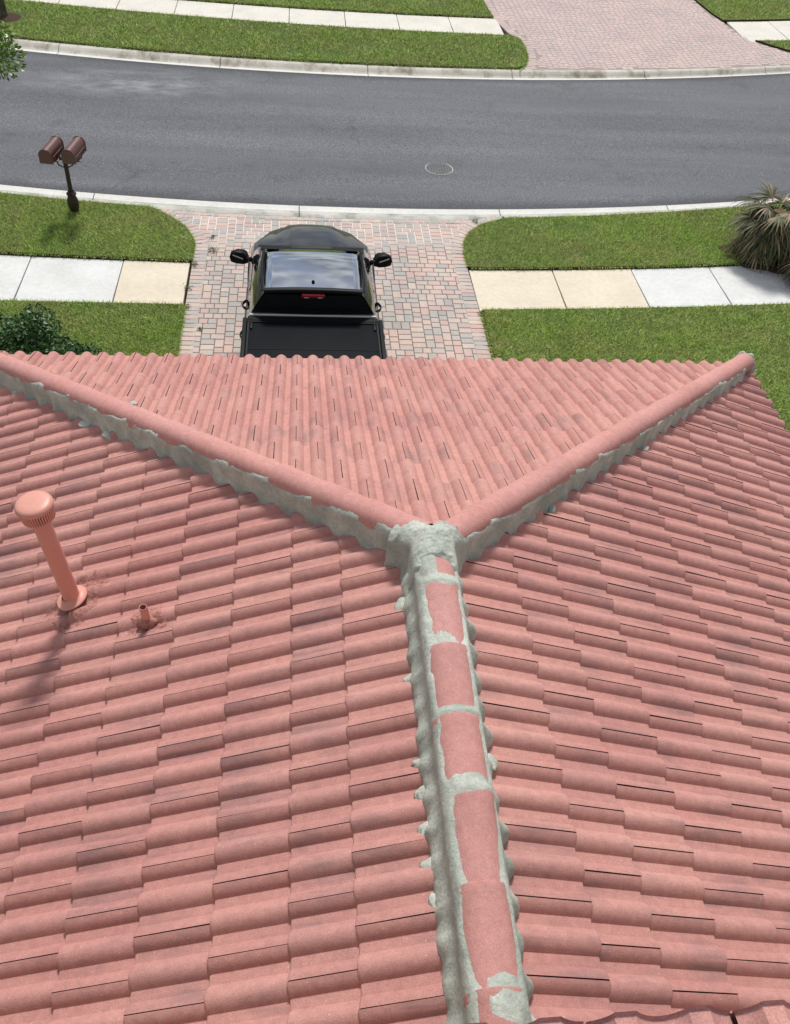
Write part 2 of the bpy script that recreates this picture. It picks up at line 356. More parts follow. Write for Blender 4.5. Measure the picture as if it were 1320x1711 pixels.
m = M('black_car_paint', .16, .35); m.color((.0035, .004, .005)); m.b.inputs['Coat Weight'].default_value = .45; m.b.inputs['Coat Roughness'].default_value = .02; MT_BLACK = m.m
m = M('roof_panel_mirror', .05, .5); m.b.inputs['Metallic'].default_value = 1; m.color((.50, .54, .59))  # black roof given a pale metal colour to strengthen its sky reflection
m.bump(m.noise(m.pos(), 2.2, 2), .05, .02); MT_ROOFP = m.m
m = M('car_glass', .03, .8); m.color((.006, .007, .008)); m.b.inputs['Coat Weight'].default_value = .5; m.b.inputs['Coat Roughness'].default_value = .01; MT_GLASS = m.m
m = M('black_plastic', .5, .10); p = m.pos(); m.color((.007, .008, .009)); m.bump(m.noise(p, 300, 2), .2, .001); MT_PLAST = m.m
m = M('tonneau_vinyl', .6, .05); p = m.pos(); n1 = m.noise(p, 3, 4, .6); m.color(m.mix(n1, (.006, .007, .009), (.011, .0125, .015))); m.bump(m.noise(p, 250, 2), .3, .001); MT_TONN = m.m
m = M('chrome', .12, .8); m.b.inputs['Metallic'].default_value = 1; m.color((.75, .76, .78)); MT_CHROME = m.m
m = M('mirror_silver', .25, .8); m.color((.55, .56, .57)); MT_STRIP = m.m
m = M('red_lens', .18, .7); m.color((.30, .012, .016)); MT_RED = m.m
m = M('clear_lens', .08, .8); m.color((.5, .5, .52)); MT_LENS = m.m
m = M('tyre_rubber', .85, .2); m.color((.015, .015, .016)); MT_TYRE = m.m
m = M('alloy', .35, .6); m.b.inputs['Metallic'].default_value = .8; m.color((.35, .35, .36)); MT_ALLOY = m.m
m = M('stucco', .95, .1); p = m.pos(); n1 = m.noise(p, 60, 4, .7); m.color(m.mix(n1, (.52, .44, .34), (.60, .52, .41))); m.bump(n1, .5, .006); MT_STUCCO = m.m
m = M('white_trim', .6, .3); m.color((.70, .68, .63)); MT_TRIM = m.m
m = M('garage_door_paint', .5, .3); m.color((.62, .58, .50)); MT_GDOOR = m.m

# ================================================================== GROUND
near_road = lambda x: 0.01126*x*x-0.00163*x+13.63956      # edge of the asphalt on the house side
far_road = lambda x: 0.01042*x*x-0.00344*x+20.83003
near_in = lambda x: 0.01314*x*x+0.00115*x+13.01835        # back of the near kerb
far_in = lambda x: 0.00983*x*x-0.00905*x+21.31393+.06     # back of the far kerb
sw_a = lambda x: np.where(x > 0, 0.0056*x*x+0.0104*x+9.80, 9.84)      # near pavement, house side
sw_b = lambda x: np.where(x > 0, 0.0082*x*x-0.0053*x+11.17, 11.19+.004*x*x)
fs_a = lambda x: 0.00699*x*x-0.03441*x+24.19529           # far pavement
fs_b = lambda x: 0.00800*x*x-0.0200*x+25.69419
XL, XR = -34., 38.
XS = np.arange(XL, XR+.01, .5)
def strip(name, ya, yb, xs, za, zb, mat, parent=None, ny=1, crown=0.):
    V = []; 
    for j in range(ny+1):
        t = j/ny
        for x in xs:
            V.append((x, float(ya(x))*(1-t)+float(yb(x))*t, za*(1-t)+zb*t+crown*4*t*(1-t)))
    n = len(xs); F = [(j*n+i, j*n+i+1, (j+1)*n+i+1, (j+1)*n+i) for j in range(ny) for i in range(n-1)]
    return obj(name, mesh_np(name, V, F, True), mat, parent)
g_ = MB(); g_.box(-400, 400, -300, 500, -3.2, -.30); o = g_.build('ground', MT_TURF); tag(o, kind='structure')
road = strip('road', near_road, far_road, XS, -.085, -.085, MT_ROAD, ny=14, crown=.055); tag(road, kind='structure')

# kerbs: mountable concrete kerb cast in lengths
KP_N = [(0, -.14), (0, .0), (.10, .004), (.16, -.006), (.24, -.040), (.34, -.090), (.42, -.098), (.60, -.078), (.62, -.14)]
KP_F = [(0, -.14), (0, .004), (.15, .006), (.21, -.004), (.30, -.060), (.36, -.094), (.42, -.100), (.62, -.078), (.62, -.14)]
def kerb(name, back, road_f, prof, joints, mat, sgn):
    par = None
    k = tag(obj(name, mesh_np(name, [(joints[0], float(back(joints[0])), -.5), (joints[-1], float(back(joints[-1])), -.5), (joints[-1], float(road_f(joints[-1])), -.5)], [(0, 1, 2)]), mat), kind='structure')
    for a, b in zip(joints[:-1], joints[1:]):
        xs = np.linspace(a+.008, b-.008, 9); rows = []
        for x in xs:
            y0, y1 = float(back(x)), float(road_f(x)); L_ = prof[-1][0]
            rows.append([(x, y0+(y1-y0)*(d/L_)*1.02, z) for d, z in prof])
        mb = MB(); mb.loft(rows, close=True, caps=True); o = mb.build('kerb_segment', mat, k, smooth=True, ang=35); o.data.materials.append(MT_PAN)
        for p_ in o.data.polygons:
            y0 = float(back(p_.center.x)); y1 = float(road_f(p_.center.x))
            if (p_.center.y-y0)/(y1-y0) > .66 and p_.normal.z > .5: p_.material_index = 1
    return k
kerb('near_kerb', near_in, near_road, KP_N, [-33, -29, -25, -21, -16.5, -12.5, -8.6, -4.70, -.72, 3.33, 7.0, 10.9, 14.8, 18.7, 22.6, 26.5], MT_KERB, 1)
kerb('far_kerb', far_in, far_road, KP_F, [-33, -28.9, -25, -21.3, -17.8, -14.2, -10.5, -6.78, -2.72, 1.05, 4.89, 8.66, 12.44, 16.2, 20, 23.8, 27.6, 31.4], MT_KERB_F, -1)

# pavements, one slab at a time
def pavement(name, ya, yb, xs, mats, parent_mat):
    sw = tag(strip(name, ya, yb, np.linspace(xs[0][0], xs[-1][1], 40), -.10, -.10, MT_SOIL), kind='structure')
    for (a, b), mt in zip(xs, mats):
        g = .008; mb = MB(); X = np.linspace(a+g, b-g, 5)
        dz = random.uniform(-.004, .004)
        poly = [(x, float(ya(x))) for x in X]+[(x, float(yb(x))) for x in X[::-1]]
        mb.prism(poly, -.09, dz); mb.build('slab', mt, sw, bevel=.008, seg=1)
    return sw
W_, T_, C_ = MT_SLAB_W, MT_SLAB_T, MT_SLAB_C
pavement('left_sidewalk', sw_a, sw_b, [(-14.6, -13.05), (-13.05, -11.5), (-11.5, -9.96), (-9.96, -8.42), (-8.42, -6.9), (-6.9, -5.35), (-5.35, -3.78), (-3.78, -2.63)], [W_]*7+[T_], None)
pavement('right_sidewalk', sw_a, sw_b, [(2.35, 3.92), (3.92, 5.45), (5.45, 7.02), (7.02, 8.58), (8.58, 10.13), (10.13, 11.7), (11.7, 13.3), (13.3, 14.9), (14.9, 16.5), (16.5, 18.1)], [T_, T_]+[W_]*8, None)
fx = [-2.6-1.605*i for i in range(12, 0, -1)]+[-2.6, -1.0, .6, 2.14, 3.69]
pavement('far_left_sidewalk', fs_a, fs_b, [(a, b) for a, b in zip(fx[:-1], fx[1:])]+[(3.69, 5.18)], [C_]*40, None)
pavement('far_right_sidewalk', fs_a, fs_b, [(12.72, 14.2), (14.2, 15.8), (15.8, 17.4), (17.4, 19.), (19., 20.6), (20.6, 22.2), (22.2, 23.8)], [C_]*7, None)

# ------------------------------------------------------------------ lawns
def lawn(name, poly, h=.045, below=-.12):
    mb = MB(); mb.prism(poly, below, h); o = mb.build(name, MT_TURF)
    o.data.materials.append(MT_SOIL)
    for p_ in o.data.polygons:
        if abs(p_.normal.z) < .5: p_.material_index = 1
    return tag(o, kind='structure')
def curve(f, a, b, n=14): return [(float(x), float(f(x))) for x in np.linspace(a, b, n)]
LW = {}
L_edge = [(-2.60, 11.25), (-2.60, 11.85), (-2.68, 12.15), (-2.86, 12.50), (-3.10, 12.80), (-3.38, 13.06)]
LW['left_verge'] = curve(lambda x: sw_b(x)+.02, -24, -2.64)+L_edge+curve(lambda x: near_in(x)-.01, -3.5, -24)
R_edge = [(3.24, 13.10), (2.80, 12.86), (2.52, 12.52), (2.38, 12.14), (2.34, 11.80), (2.34, 11.25)]
LW['right_verge'] = R_edge+curve(lambda x: sw_b(x)+.02, 2.4, 26)+curve(lambda x: near_in(x)-.01, 26, 3.35)
LW['left_front_lawn'] = [(-24, -3), (-4.4, -3), (-4.4, 3.6), (-2.62, 3.6)]+[(-2.60, 6), (-2.59, 9.80)]+curve(lambda x: sw_a(x)-.02, -2.62, -24)
LW['right_front_lawn'] = [(2.37, 3.6), (4.3, 3.6), (4.3, -3), (26, -3)]+curve(lambda x: sw_a(x)-.02, 26, 2.4)
LW['far_verge'] = curve(lambda x: far_in(x)+.01, -26, 5.10)+[(5.36, 21.9), (5.52, 22.5), (5.58, 23.2), (5.56, 23.9), (5.48, 24.10)]+curve(lambda x: fs_a(x)-.02, 5.3, -26)
LW['far_front_lawn'] = curve(lambda x: fs_b(x)+.02, -26, 5.08)+[(5.02, 26.6), (5.0, 27.8), (4.9, 33), (4.9, 60), (-26, 60)]
LW['far_right_lawn'] = [(12.58, 26.72), (12.45, 27.4), (12.35, 28.6), (12.2, 33), (12.2, 60), (40, 60), (40, 36)]+curve(lambda x: fs_b(x)+.02, 28, 12.75)
LW['far_right_verge'] = [(14.9, 23.6), (14.3, 23.85), (13.7, 24.2), (13.25, 24.65), (13.0, 24.98)]+curve(lambda x: fs_a(x)-.02, 13.05, 28)+curve(lambda x: far_in(x)+.01, 28, 16.2)
for k_, v_ in LW.items(): lawn(k_, v_)

def grass(name, polys, dens, hmin, hmax, wd, box, seed, holes=()):
    r_ = np.random.default_rng(seed); x0, x1, y0, y1 = box
    n = int((x1-x0)*(y1-y0)*dens); X = r_.uniform(x0, x1, n); Y = r_.uniform(y0, y1, n)
    k = np.zeros(n, bool)
    for P in polys: k |= in_poly(X, Y, P)
    for (cx, cy, rr) in holes: k &= ((X-cx)**2+(Y-cy)**2 > rr*rr*r_.uniform(.7, 1.1, n))
    # mown sward has thin and thick places
    k &= r_.random(n) < .72+1.2*fbm(X*1.3, Y*1.3, seed)
    X, Y = X[k], Y[k]; n = len(X)
    a = r_.uniform(0, 2*PI, n); h = r_.uniform(hmin, hmax, n)*(1+.6*fbm(X*4, Y*4, 5)); wv = wd*r_.uniform(.6, 1.3, n)
    lean = r_.uniform(.5, 1.7, n)*h; la = r_.uniform(0, 2*PI, n)
    z = .04+.010*fbm(X*6, Y*6, 2)
    V = np.empty((n, 3, 3), np.float32)
    V[:, 0] = np.stack([X-np.cos(a)*wv, Y-np.sin(a)*wv, z], 1); V[:, 1] = np.stack([X+np.cos(a)*wv, Y+np.sin(a)*wv, z], 1)
    V[:, 2] = np.stack([X+np.cos(la)*lean, Y+np.sin(la)*lean, z+h], 1)
    me = bpy.data.meshes.new(name); me.vertices.add(3*n); me.vertices.foreach_set('co', V.ravel())
    me.loops.add(3*n); me.loops.foreach_set('vertex_index', np.arange(3*n, dtype=np.int32))
    me.polygons.add(n); me.polygons.foreach_set('loop_start', np.arange(0, 3*n, 3, dtype=np.int32)); me.update(calc_edges=True)
    at = me.attributes.new('tone', 'FLOAT', 'POINT'); t = np.clip(r_.random(n)*.9+.5*fbm(X*2.2, Y*2.2, seed+4)+.05, 0, 1)
    at.data.foreach_set('value', np.repeat(t, 3).astype(np.float32))
    o = obj(name, me, MT_GRASS)
    return o
tag(grass('near_grass', [LW['left_verge'], LW['left_front_lawn'], LW['right_verge'], LW['right_front_lawn']], 5200, .022, .055, .0055, (-8.2, 11.0, 5.5, 14.6), 3),
    'short mown grass blades of the near lawns on both sides of the driveway', 'grass', kind='stuff')
tag(grass('far_grass', [LW['far_verge'], LW['far_front_lawn'], LW['far_right_lawn'], LW['far_right_verge']], 1500, .03, .065, .010, (-12, 19, 21.3, 31), 4, [(-8.5, 23.5, .62)]),
    'short mown grass blades of the lawns across the road', 'grass', kind='stuff')
# shaggy fringe hanging over the lawn edges
def fringe(name, lines, dens, seed, h=.05):
    r_ = np.random.default_rng(seed); VV = []; TT = []
    for P in lines:
        P = np.array(P); d = np.diff(P, axis=0); ln_ = np.hypot(d[:, 0], d[:, 1]); n = int(ln_.sum()*dens)
        s = r_.uniform(0, ln_.sum(), n); cum = np.concatenate([[0], np.cumsum(ln_)]); i = np.clip(np.searchsorted(cum, s)-1, 0, len(d)-1)
        t = (s-cum[i])/ln_[i]; p0 = P[i]+d[i]*t[:, None]; nm = np.stack([d[i][:, 1], -d[i][:, 0]], 1)/ln_[i][:, None]
        off = r_.uniform(-.03, .015, n); b = p0+nm*off[:, None]; a = r_.uniform(0, PI, n); w2 = .006
        out = r_.uniform(.0, .05, n)+.03*np.maximum(0, fbm(s*3, s*0, seed)); tip = b+nm*out[:, None]+r_.normal(0, .015, (n, 2))
        zz = r_.uniform(-.01, h+.03, n)
        V = np.empty((n, 3, 3), np.float32); V[:, 0, :2] = b-np.stack([np.cos(a), np.sin(a)], 1)*w2; V[:, 1, :2] = b+np.stack([np.cos(a), np.sin(a)], 1)*w2
        V[:, 0, 2] = V[:, 1, 2] = .035; V[:, 2, :2] = tip; V[:, 2, 2] = zz; VV.append(V.reshape(-1, 3)); TT.append(np.repeat(r_.random(n)*.95, 3))
    V = np.concatenate(VV); me = mesh_np(name, V, np.arange(len(V)).reshape(-1, 3))
    at = me.attributes.new('tone', 'FLOAT', 'POINT'); at.data.foreach_set('value', np.concatenate(TT).astype(np.float32))
    return obj(name, me, MT_GRASS)
tag(fringe('grass_edge', [curve(lambda x: sw_b(x)+.02, -8, -2.64), L_edge, curve(lambda x: near_in(x)-.02, -3.4, -8), R_edge, curve(lambda x: sw_b(x)+.02, 2.4, 10), curve(lambda x: near_in(x)-.02, 10, 3.3),
     curve(lambda x: sw_a(x)-.02, -2.62, -8), curve(lambda x: sw_a(x)-.02, 10, 2.4), [(-2.59, 6.5), (-2.59, 9.8)], [(2.37, 9.8), (2.37, 6.5)], curve(lambda x: fs_a(x)-.02, 5.3, -12), curve(lambda x: far_in(x)+.01, -12, 5.1),
     [(5.10, 21.4), (5.36, 21.9), (5.52, 22.5), (5.58, 23.2), (5.56, 23.9)], curve(lambda x: fs_b(x)+.02, -12, 5.08)], 330, 9),
    'ragged grass fringe spilling over the lawn edges', 'grass', kind='stuff')

# ------------------------------------------------------------------ driveway pavers
def paver_mesh(w_, l_, h_=.05, ch=.006, tone=None):
    x, y = w_/2, l_/2
    V = [(-x, -y, -h_), (x, -y, -h_), (x, y, -h_), (-x, y, -h_), (-x, -y, -ch), (x, -y, -ch), (x, y, -ch), (-x, y, -ch),
         (-x+ch, -y+ch, 0), (x-ch, -y+ch, 0), (x-ch, y-ch, 0), (-x+ch, y-ch, 0)]
    F = [(0, 1, 5, 4), (1, 2, 6, 5), (2, 3, 7, 6), (3, 0, 4, 7), (4, 5, 9, 8), (5, 6, 10, 9), (6, 7, 11, 10), (7, 4, 8, 11), (8, 9, 10, 11)]
    return V, F
def pack(x0, x1, y0, y1, u, seed):
    """random three-size layout: squares 2x2, stretchers 3x2, uprights 2x3 units"""
    r_ = random.Random(seed); nx = int((x1-x0)/u); ny = int((y1-y0)/u)
    G = [[0]*(nx+8) for _ in range(ny+4)]; ID = [[0]*(nx+8) for _ in range(ny+4)]; out = []
    for j in range(ny):
        i = 0
        while i < nx:
            if G[j][i]: i += 1; continue
            g = 0
            while i+g < nx and not G[j][i+g]: g += 1
            opts = [w__ for w__ in (2, 3) if g-w__ >= 0 and g-w__ != 1] or [g]
            if len(opts) > 1:
                ok = [q for q in opts if j == 0 or ID[j-1][i+q] == ID[j-1][i+q-1]]
                w__ = r_.choice(ok or opts)
            else: w__ = opts[0]
            h__ = 2 if w__ == 3 else r_.choice((2, 2, 3)) if w__ == 2 else 2
            for a in range(h__):
                for b in range(w__): G[j+a][i+b] = 1; ID[j+a][i+b] = len(out)+1
            out.append((x0+(i+w__/2)*u, y0+(j+h__/2)*u, w__*u, h__*u)); i += w__
    return out
drive_poly = [(-2.61, 3.7), (-2.60, 11.25)]+[(x-.005, y) for x, y in L_edge[1:]]+curve(lambda x: near_in(x)-.01, -3.36, 3.2, 16)+R_edge+[(2.36, 9.8), (2.37, 3.7)]
drv = MB(); drv.prism(drive_poly, -.14, -.006); drv = tag(drv.build('driveway', MT_SAND), kind='structure')
def off_line(P, d):
    P = [Vector(p_) for p_ in P]; o_ = []
    for i, p_ in enumerate(P):
        t = (P[min(i+1, len(P)-1)]-P[max(i-1, 0)]).normalized(); o_.append(p_+Vector((t.y, -t.x))*d)
    return [(q.x, q.y) for q in o_]
Lb = [(-2.61, 7.0), (-2.60, 11.25), (-2.60, 11.85), (-2.68, 12.15), (-2.86, 12.50), (-3.10, 12.80), (-3.42, 13.04)]
Rb = [(2.37, 7.0), (2.36, 9.8), (2.34, 11.25), (2.34, 11.80), (2.38, 12.14), (2.52, 12.52), (2.80, 12.86), (3.26, 13.04)]
def at_len(P, s):
    for a, b in zip(P[:-1], P[1:]):
        a = Vector(a); b = Vector(b); l_ = (b-a).length
        if s <= l_: return a+(b-a)*(s/l_), math.atan2((b-a).y, (b-a).x)
        s -= l_
    return None, None
pav = []      # (x, y, rot, w, l)
for P, sg in ((Lb, 1), (Rb, -1)):
    s = .06
    while True:
        q, a = at_len(P, s)
        if q is None: break
        nn = Vector((math.sin(a), -math.cos(a)))*sg
        c_ = q+nn*.125; pav.append((c_.x, c_.y, a+PI/2, .235, .112, 'b')); s += .122
inner = [(-2.345, 7.0), (-2.345, 11.8), (-2.44, 12.05), (-2.64, 12.35), (-2.87, 12.61), (-3.12, 12.83)]+curve(lambda x: near_in(x)-.145, -3.0, 2.9, 16)+[(2.66, 12.66), (2.30, 12.65), (2.13, 12.22), (2.09, 11.8), (2.12, 7.0)]
u = .0735; sp_ = pack(-3.3, 3.2, 6.98, 13.6, u, 11)
for (x, y, w__, h__) in sp_:
    o4 = in_poly(np.array([x, x-.11, x+.11, x, x]), np.array([y, y, y, y-.09, y+.09]), inner)
    if o4.any(): pav.append((x, y, 0, w__-.011, h__-.011, 'f'))
s = -3.28
while s < 3.1: pav.append((s, float(near_in(s))-.075, .003*s*8*0, .112, .125, 'b')); s += .123
pav = [q for q in pav if q[1] > 8.35 or q[1] <= 8.35]
vis = [q for q in pav if not (-1.45 < q[0] < .40 and q[1] < 10.2)]
vis.sort(key=lambda q: (q[1] < 8.55, q[1]))
near300 = set(id(q) for q in vis[:300])
cache = {}; VV = []; FF = []; TT = []
for q in pav:
    x, y, a, w__, l__, k_ = q; dz = random.uniform(-.002, .002)+(.005 if k_ == 'b' else 0)
    key = (round(w__, 3), round(l__, 3))
    if key not in cache:
        V, F = paver_mesh(w__, l__); me = mesh_np('paver', V, F); me.materials.append(MT_PAVER)
        me.attributes.new('tone', 'FLOAT', 'POINT'); cache[key] = (me, V, F)
    me, V, F = cache[key]
    if id(q) in near300:
        o = bpy.data.objects.new('paver', me); C.objects.link(o); o.parent = drv; o.location = (x, y, dz+.001); o.rotation_euler = (random.uniform(-.008, .008), random.uniform(-.008, .008), a+random.uniform(-.01, .01))
    else:
        b = len(VV); ca, sa = math.cos(a+random.uniform(-.01, .01)), math.sin(a); t = random.random()
        VV += [(x+ca*v[0]-sa*v[1], y+sa*v[0]+ca*v[1], v[2]+dz+.001) for v in V]; FF += [[i+b for i in f] for f in F]; TT += [t]*len(V)
me = mesh_np('paver_field', VV, FF); at = me.attributes.new('tone', 'FLOAT', 'POINT'); at.data.foreach_set('value', TT)
tag(obj('paver_field', me, MT_PAVER, drv), kind='stuff')

# driveway across the road
far_poly = curve(lambda x: far_in(x)+.01, 5.10, 16.2)+[(14.9, 23.6), (14.3, 23.85), (13.7, 24.2), (13.25, 24.65), (12.98, 25.0), (12.72, 25.6), (12.58, 26.72), (12.45, 27.4), (12.35, 28.6), (12.2, 40), (4.95, 40), (5.0, 27.8), (5.05, 26.0), (5.30, 24.6), (5.56, 23.9), (5.58, 23.2), (5.52, 22.5), (5.36, 21.9)]
fd = MB(); fd.prism(far_poly, -.14, -.006); fd = tag(fd.build('far_driveway', MT_SAND_F), kind='structure')
VV = []; FF = []; TT = []
def addp(x, y, a, w__, l__):
    V, F = paver_mesh(w__, l__, .03, .008); b = len(VV); ca, sa = math.cos(a), math.sin(a); dz = random.uniform(-.002, .003); t = random.random()
    VV.extend([(x+ca*v[0]-sa*v[1], y+sa*v[0]+ca*v[1], v[2]+dz) for v in V]); FF.extend([[i+b for i in f] for f in F]); TT.extend([t]*len(V))
bl = [(5.14, 21.5), (5.36, 21.9), (5.52, 22.5), (5.58, 23.2), (5.56, 23.9), (5.30, 24.6), (5.05, 26.0), (5.0, 27.8), (4.95, 31)]
s = .1
while True:
    q, a = at_len(bl, s)
    if q is None: break
    c_ = q+Vector((math.sin(a), -math.cos(a)))*.13; addp(c_.x, c_.y, a+PI/2, .24, .115); s += .13
ip = [(x, y) for x, y in far_poly]
X_, Y_ = [], []
for (x, y, w__, h__) in pack(5.3, 16, 21.5, 31.2, .082, 5):
    ok = in_poly(np.array([x-.0, x-.30 if x < 9 else x+.1]), np.array([y-.10, y]), ip)
    if ok.all(): addp(x, y, 0, w__-.014, h__-.014)
me = mesh_np('paver_field', VV, FF); at = me.attributes.new('tone', 'FLOAT', 'POINT'); at.data.foreach_set('value', TT)
tag(obj('paver_field', me, MT_PAVER_F, fd), kind='stuff')

# ================================================================== HOUSE
house = empty('house', (0, 0, 0), 'pink tiled hip roofed house in the foreground with fresh grey green ridge mortar', 'house')
roof_mb = MB()
EF, ER, EL = 4.317, 4.06, 4.317
KH = .975                                    # plan slope of the right hip (x over y)
def pl(x, y, side, off=0.):
    z = Z0-TP*(y if side == 'F' else abs(x))+off; return (x, y, z)
yF = EF*CT-.02; xR = 3.83; xLft = EL*CT-.02; YB = -3.25
D = -.045
roof_mb.add([(0, YB, Z0+D), (0, 0, Z0+D), (xR, xR/KH, Z0-TP*xR+D), (xR, YB, Z0-TP*xR+D)], [(0, 1, 2, 3)])
roof_mb.add([(0, YB, Z0+D), (0, 0, Z0+D), (-xLft, xLft, Z0-TP*xLft+D), (-xLft, YB, Z0-TP*xLft+D)], [(0, 3, 2, 1)])
roof_mb.add([(0, 0, Z0+D), (xR, xR/KH, Z0-TP*xR+D), (xR, yF, Z0-TP*yF+D), (-yF, yF, Z0-TP*yF+D)], [(0, 1, 2, 3)])
roof = roof_mb.build('roof', MT_UNDER, house, fix=False)

W = .3048; LT = .43; GAP = .0024
def prof(x):
    h = .5*W; d = ((x+h/2) % h)-h/2; a = .033; r_ = .0545
    a = np.where(np.abs(x-h) < h/2, .0345, .0325)
    z = np.where(np.abs(d) < r_, a*(1-(np.abs(d)/r_)**2.1), 0.)
    pan = np.where(np.abs(d) >= r_, -.0015*np.cos((np.abs(d)-r_)/(h/2-r_)*PI/2), 0)
    return z+pan
XSM = np.array([GAP, .016, .031, .044, .0545, .0979, .110, .123, .138, .1524, .167, .182, .195, .2069, .2503, .261, .274, .289, W-GAP])
def tile_arrays(x_lo=0, x_hi=W):
    xs = XSM; n = len(xs); zt = .0205; th = .012; z = prof(xs)+.0022*(xs < .05)
    rows = []
    for (yy, dz) in ((LT, -zt+.0), (0.012, -.0004), (.003, -.002), (0, -.0055), (0.001, -.0125)):
        rows.append(np.stack([xs, np.full(n, yy), z+dz+(0 if yy > .1 else 0)], 1))
    V = np.concatenate(rows); F = []
    for j in range(len(rows)-1):
        F += [(j*n+i, (j+1)*n+i, (j+1)*n+i+1, j*n+i+1) for i in range(n-1)]
    m_ = len(V)   # thin side faces at both joints
    a, b = V[0].copy(), V[n].copy(); c_, d_ = V[n-1].copy(), V[2*n-1].copy()
    V = np.concatenate([V, [a-[0, 0, .012], b-[0, 0, .012], c_-[0, 0, .012], d_-[0, 0, .012]]])
    F += [(0, m_, m_+1, n), (n-1, 2*n-1, m_+3, m_+2)]
    # unpainted interlock tongue, coloured near black for the shadow in the side joint
    zt_ = float(prof(np.array([W-1e-4]))[0])-.0045; b_ = len(V); xa, xb = W-GAP-.002, W+GAP+.003
    V = np.concatenate([V, [(xa, LT, zt_-zt), (xb, LT, zt_-zt), (xb, .004, zt_), (xa, .004, zt_)]])
    F += [(b_, b_+3, b_+2, b_+1)]
    return V, F
TV, TF = tile_arrays()
def tile_mesh(V=TV, F=TF, seed=None):
    me = mesh_np('tile', V, F, True, 38, [MT_TILE, MT_UNDER], [0]*(len(F)-3)+[1]*3)
    uvl = me.uv_layers.new(name='UVMap'); vi = np.zeros(len(me.loops), np.int32); me.loops.foreach_get('vertex_index', vi)
    co = np.asarray(V)[vi]; uvl.data.foreach_set('uv', co[:, :2].astype(np.float32).ravel()); return me
TILE = tile_mesh()
def frame(side):
    if side == 'F': return np.array([1, 0, 0.]), np.array([0, -CT, ST]), np.array([0, ST, CT])
    if side == 'L': return np.array([0, 1, 0.]), np.array([CT, 0, ST]), np.array([-ST, 0, CT])
    if side == 'R': return np.array([0, -1, 0.])*-1, np.array([-CT, 0, ST]), np.array([ST, 0, CT])
OFF = -.003
def tile_pos(side, a, s):
    if side == 'F': return np.array([a, s*CT, Z0-s*ST])+np.array([0, ST, CT])*OFF
    sg = -1 if side == 'L' else 1
    return np.array([sg*s*CT, a, Z0-s*ST])+np.array([sg*ST, 0, CT])*OFF
courses = {'F': [(4.317-.35466*k) for k in range(12)]+[4.317-.35466*11-.25],
           'L': [.503, .793, 1.150, 1.509, 1.872]+[1.872+.3493*k for k in range(1, 8)],
           'R': [.557, .861, 1.216, 1.575, 1.925, 2.273, 2.622, 2.975, 3.328, 3.680, 4.034]}
phF = -.57349
phase = {}
for k in range(13): phase['F', k] = phF+(.5*W if k % 2 == 0 else 0)
pL = [.003, .148, -.315, -.171, -.029]
for k in range(12): phase['L', k] = pL[k] if k < 5 else (pL[4] if k % 2 == 0 else pL[3])+.004*(k-4)
pR = [-.857, -1.325, .042, .493, .06, .52]
for k in range(11): phase['R', k] = pR[k] if k < 4 else (pR[2] if k % 2 == 0 else pR[3])
allt = []      # (dist, side, matrix, cutflag)
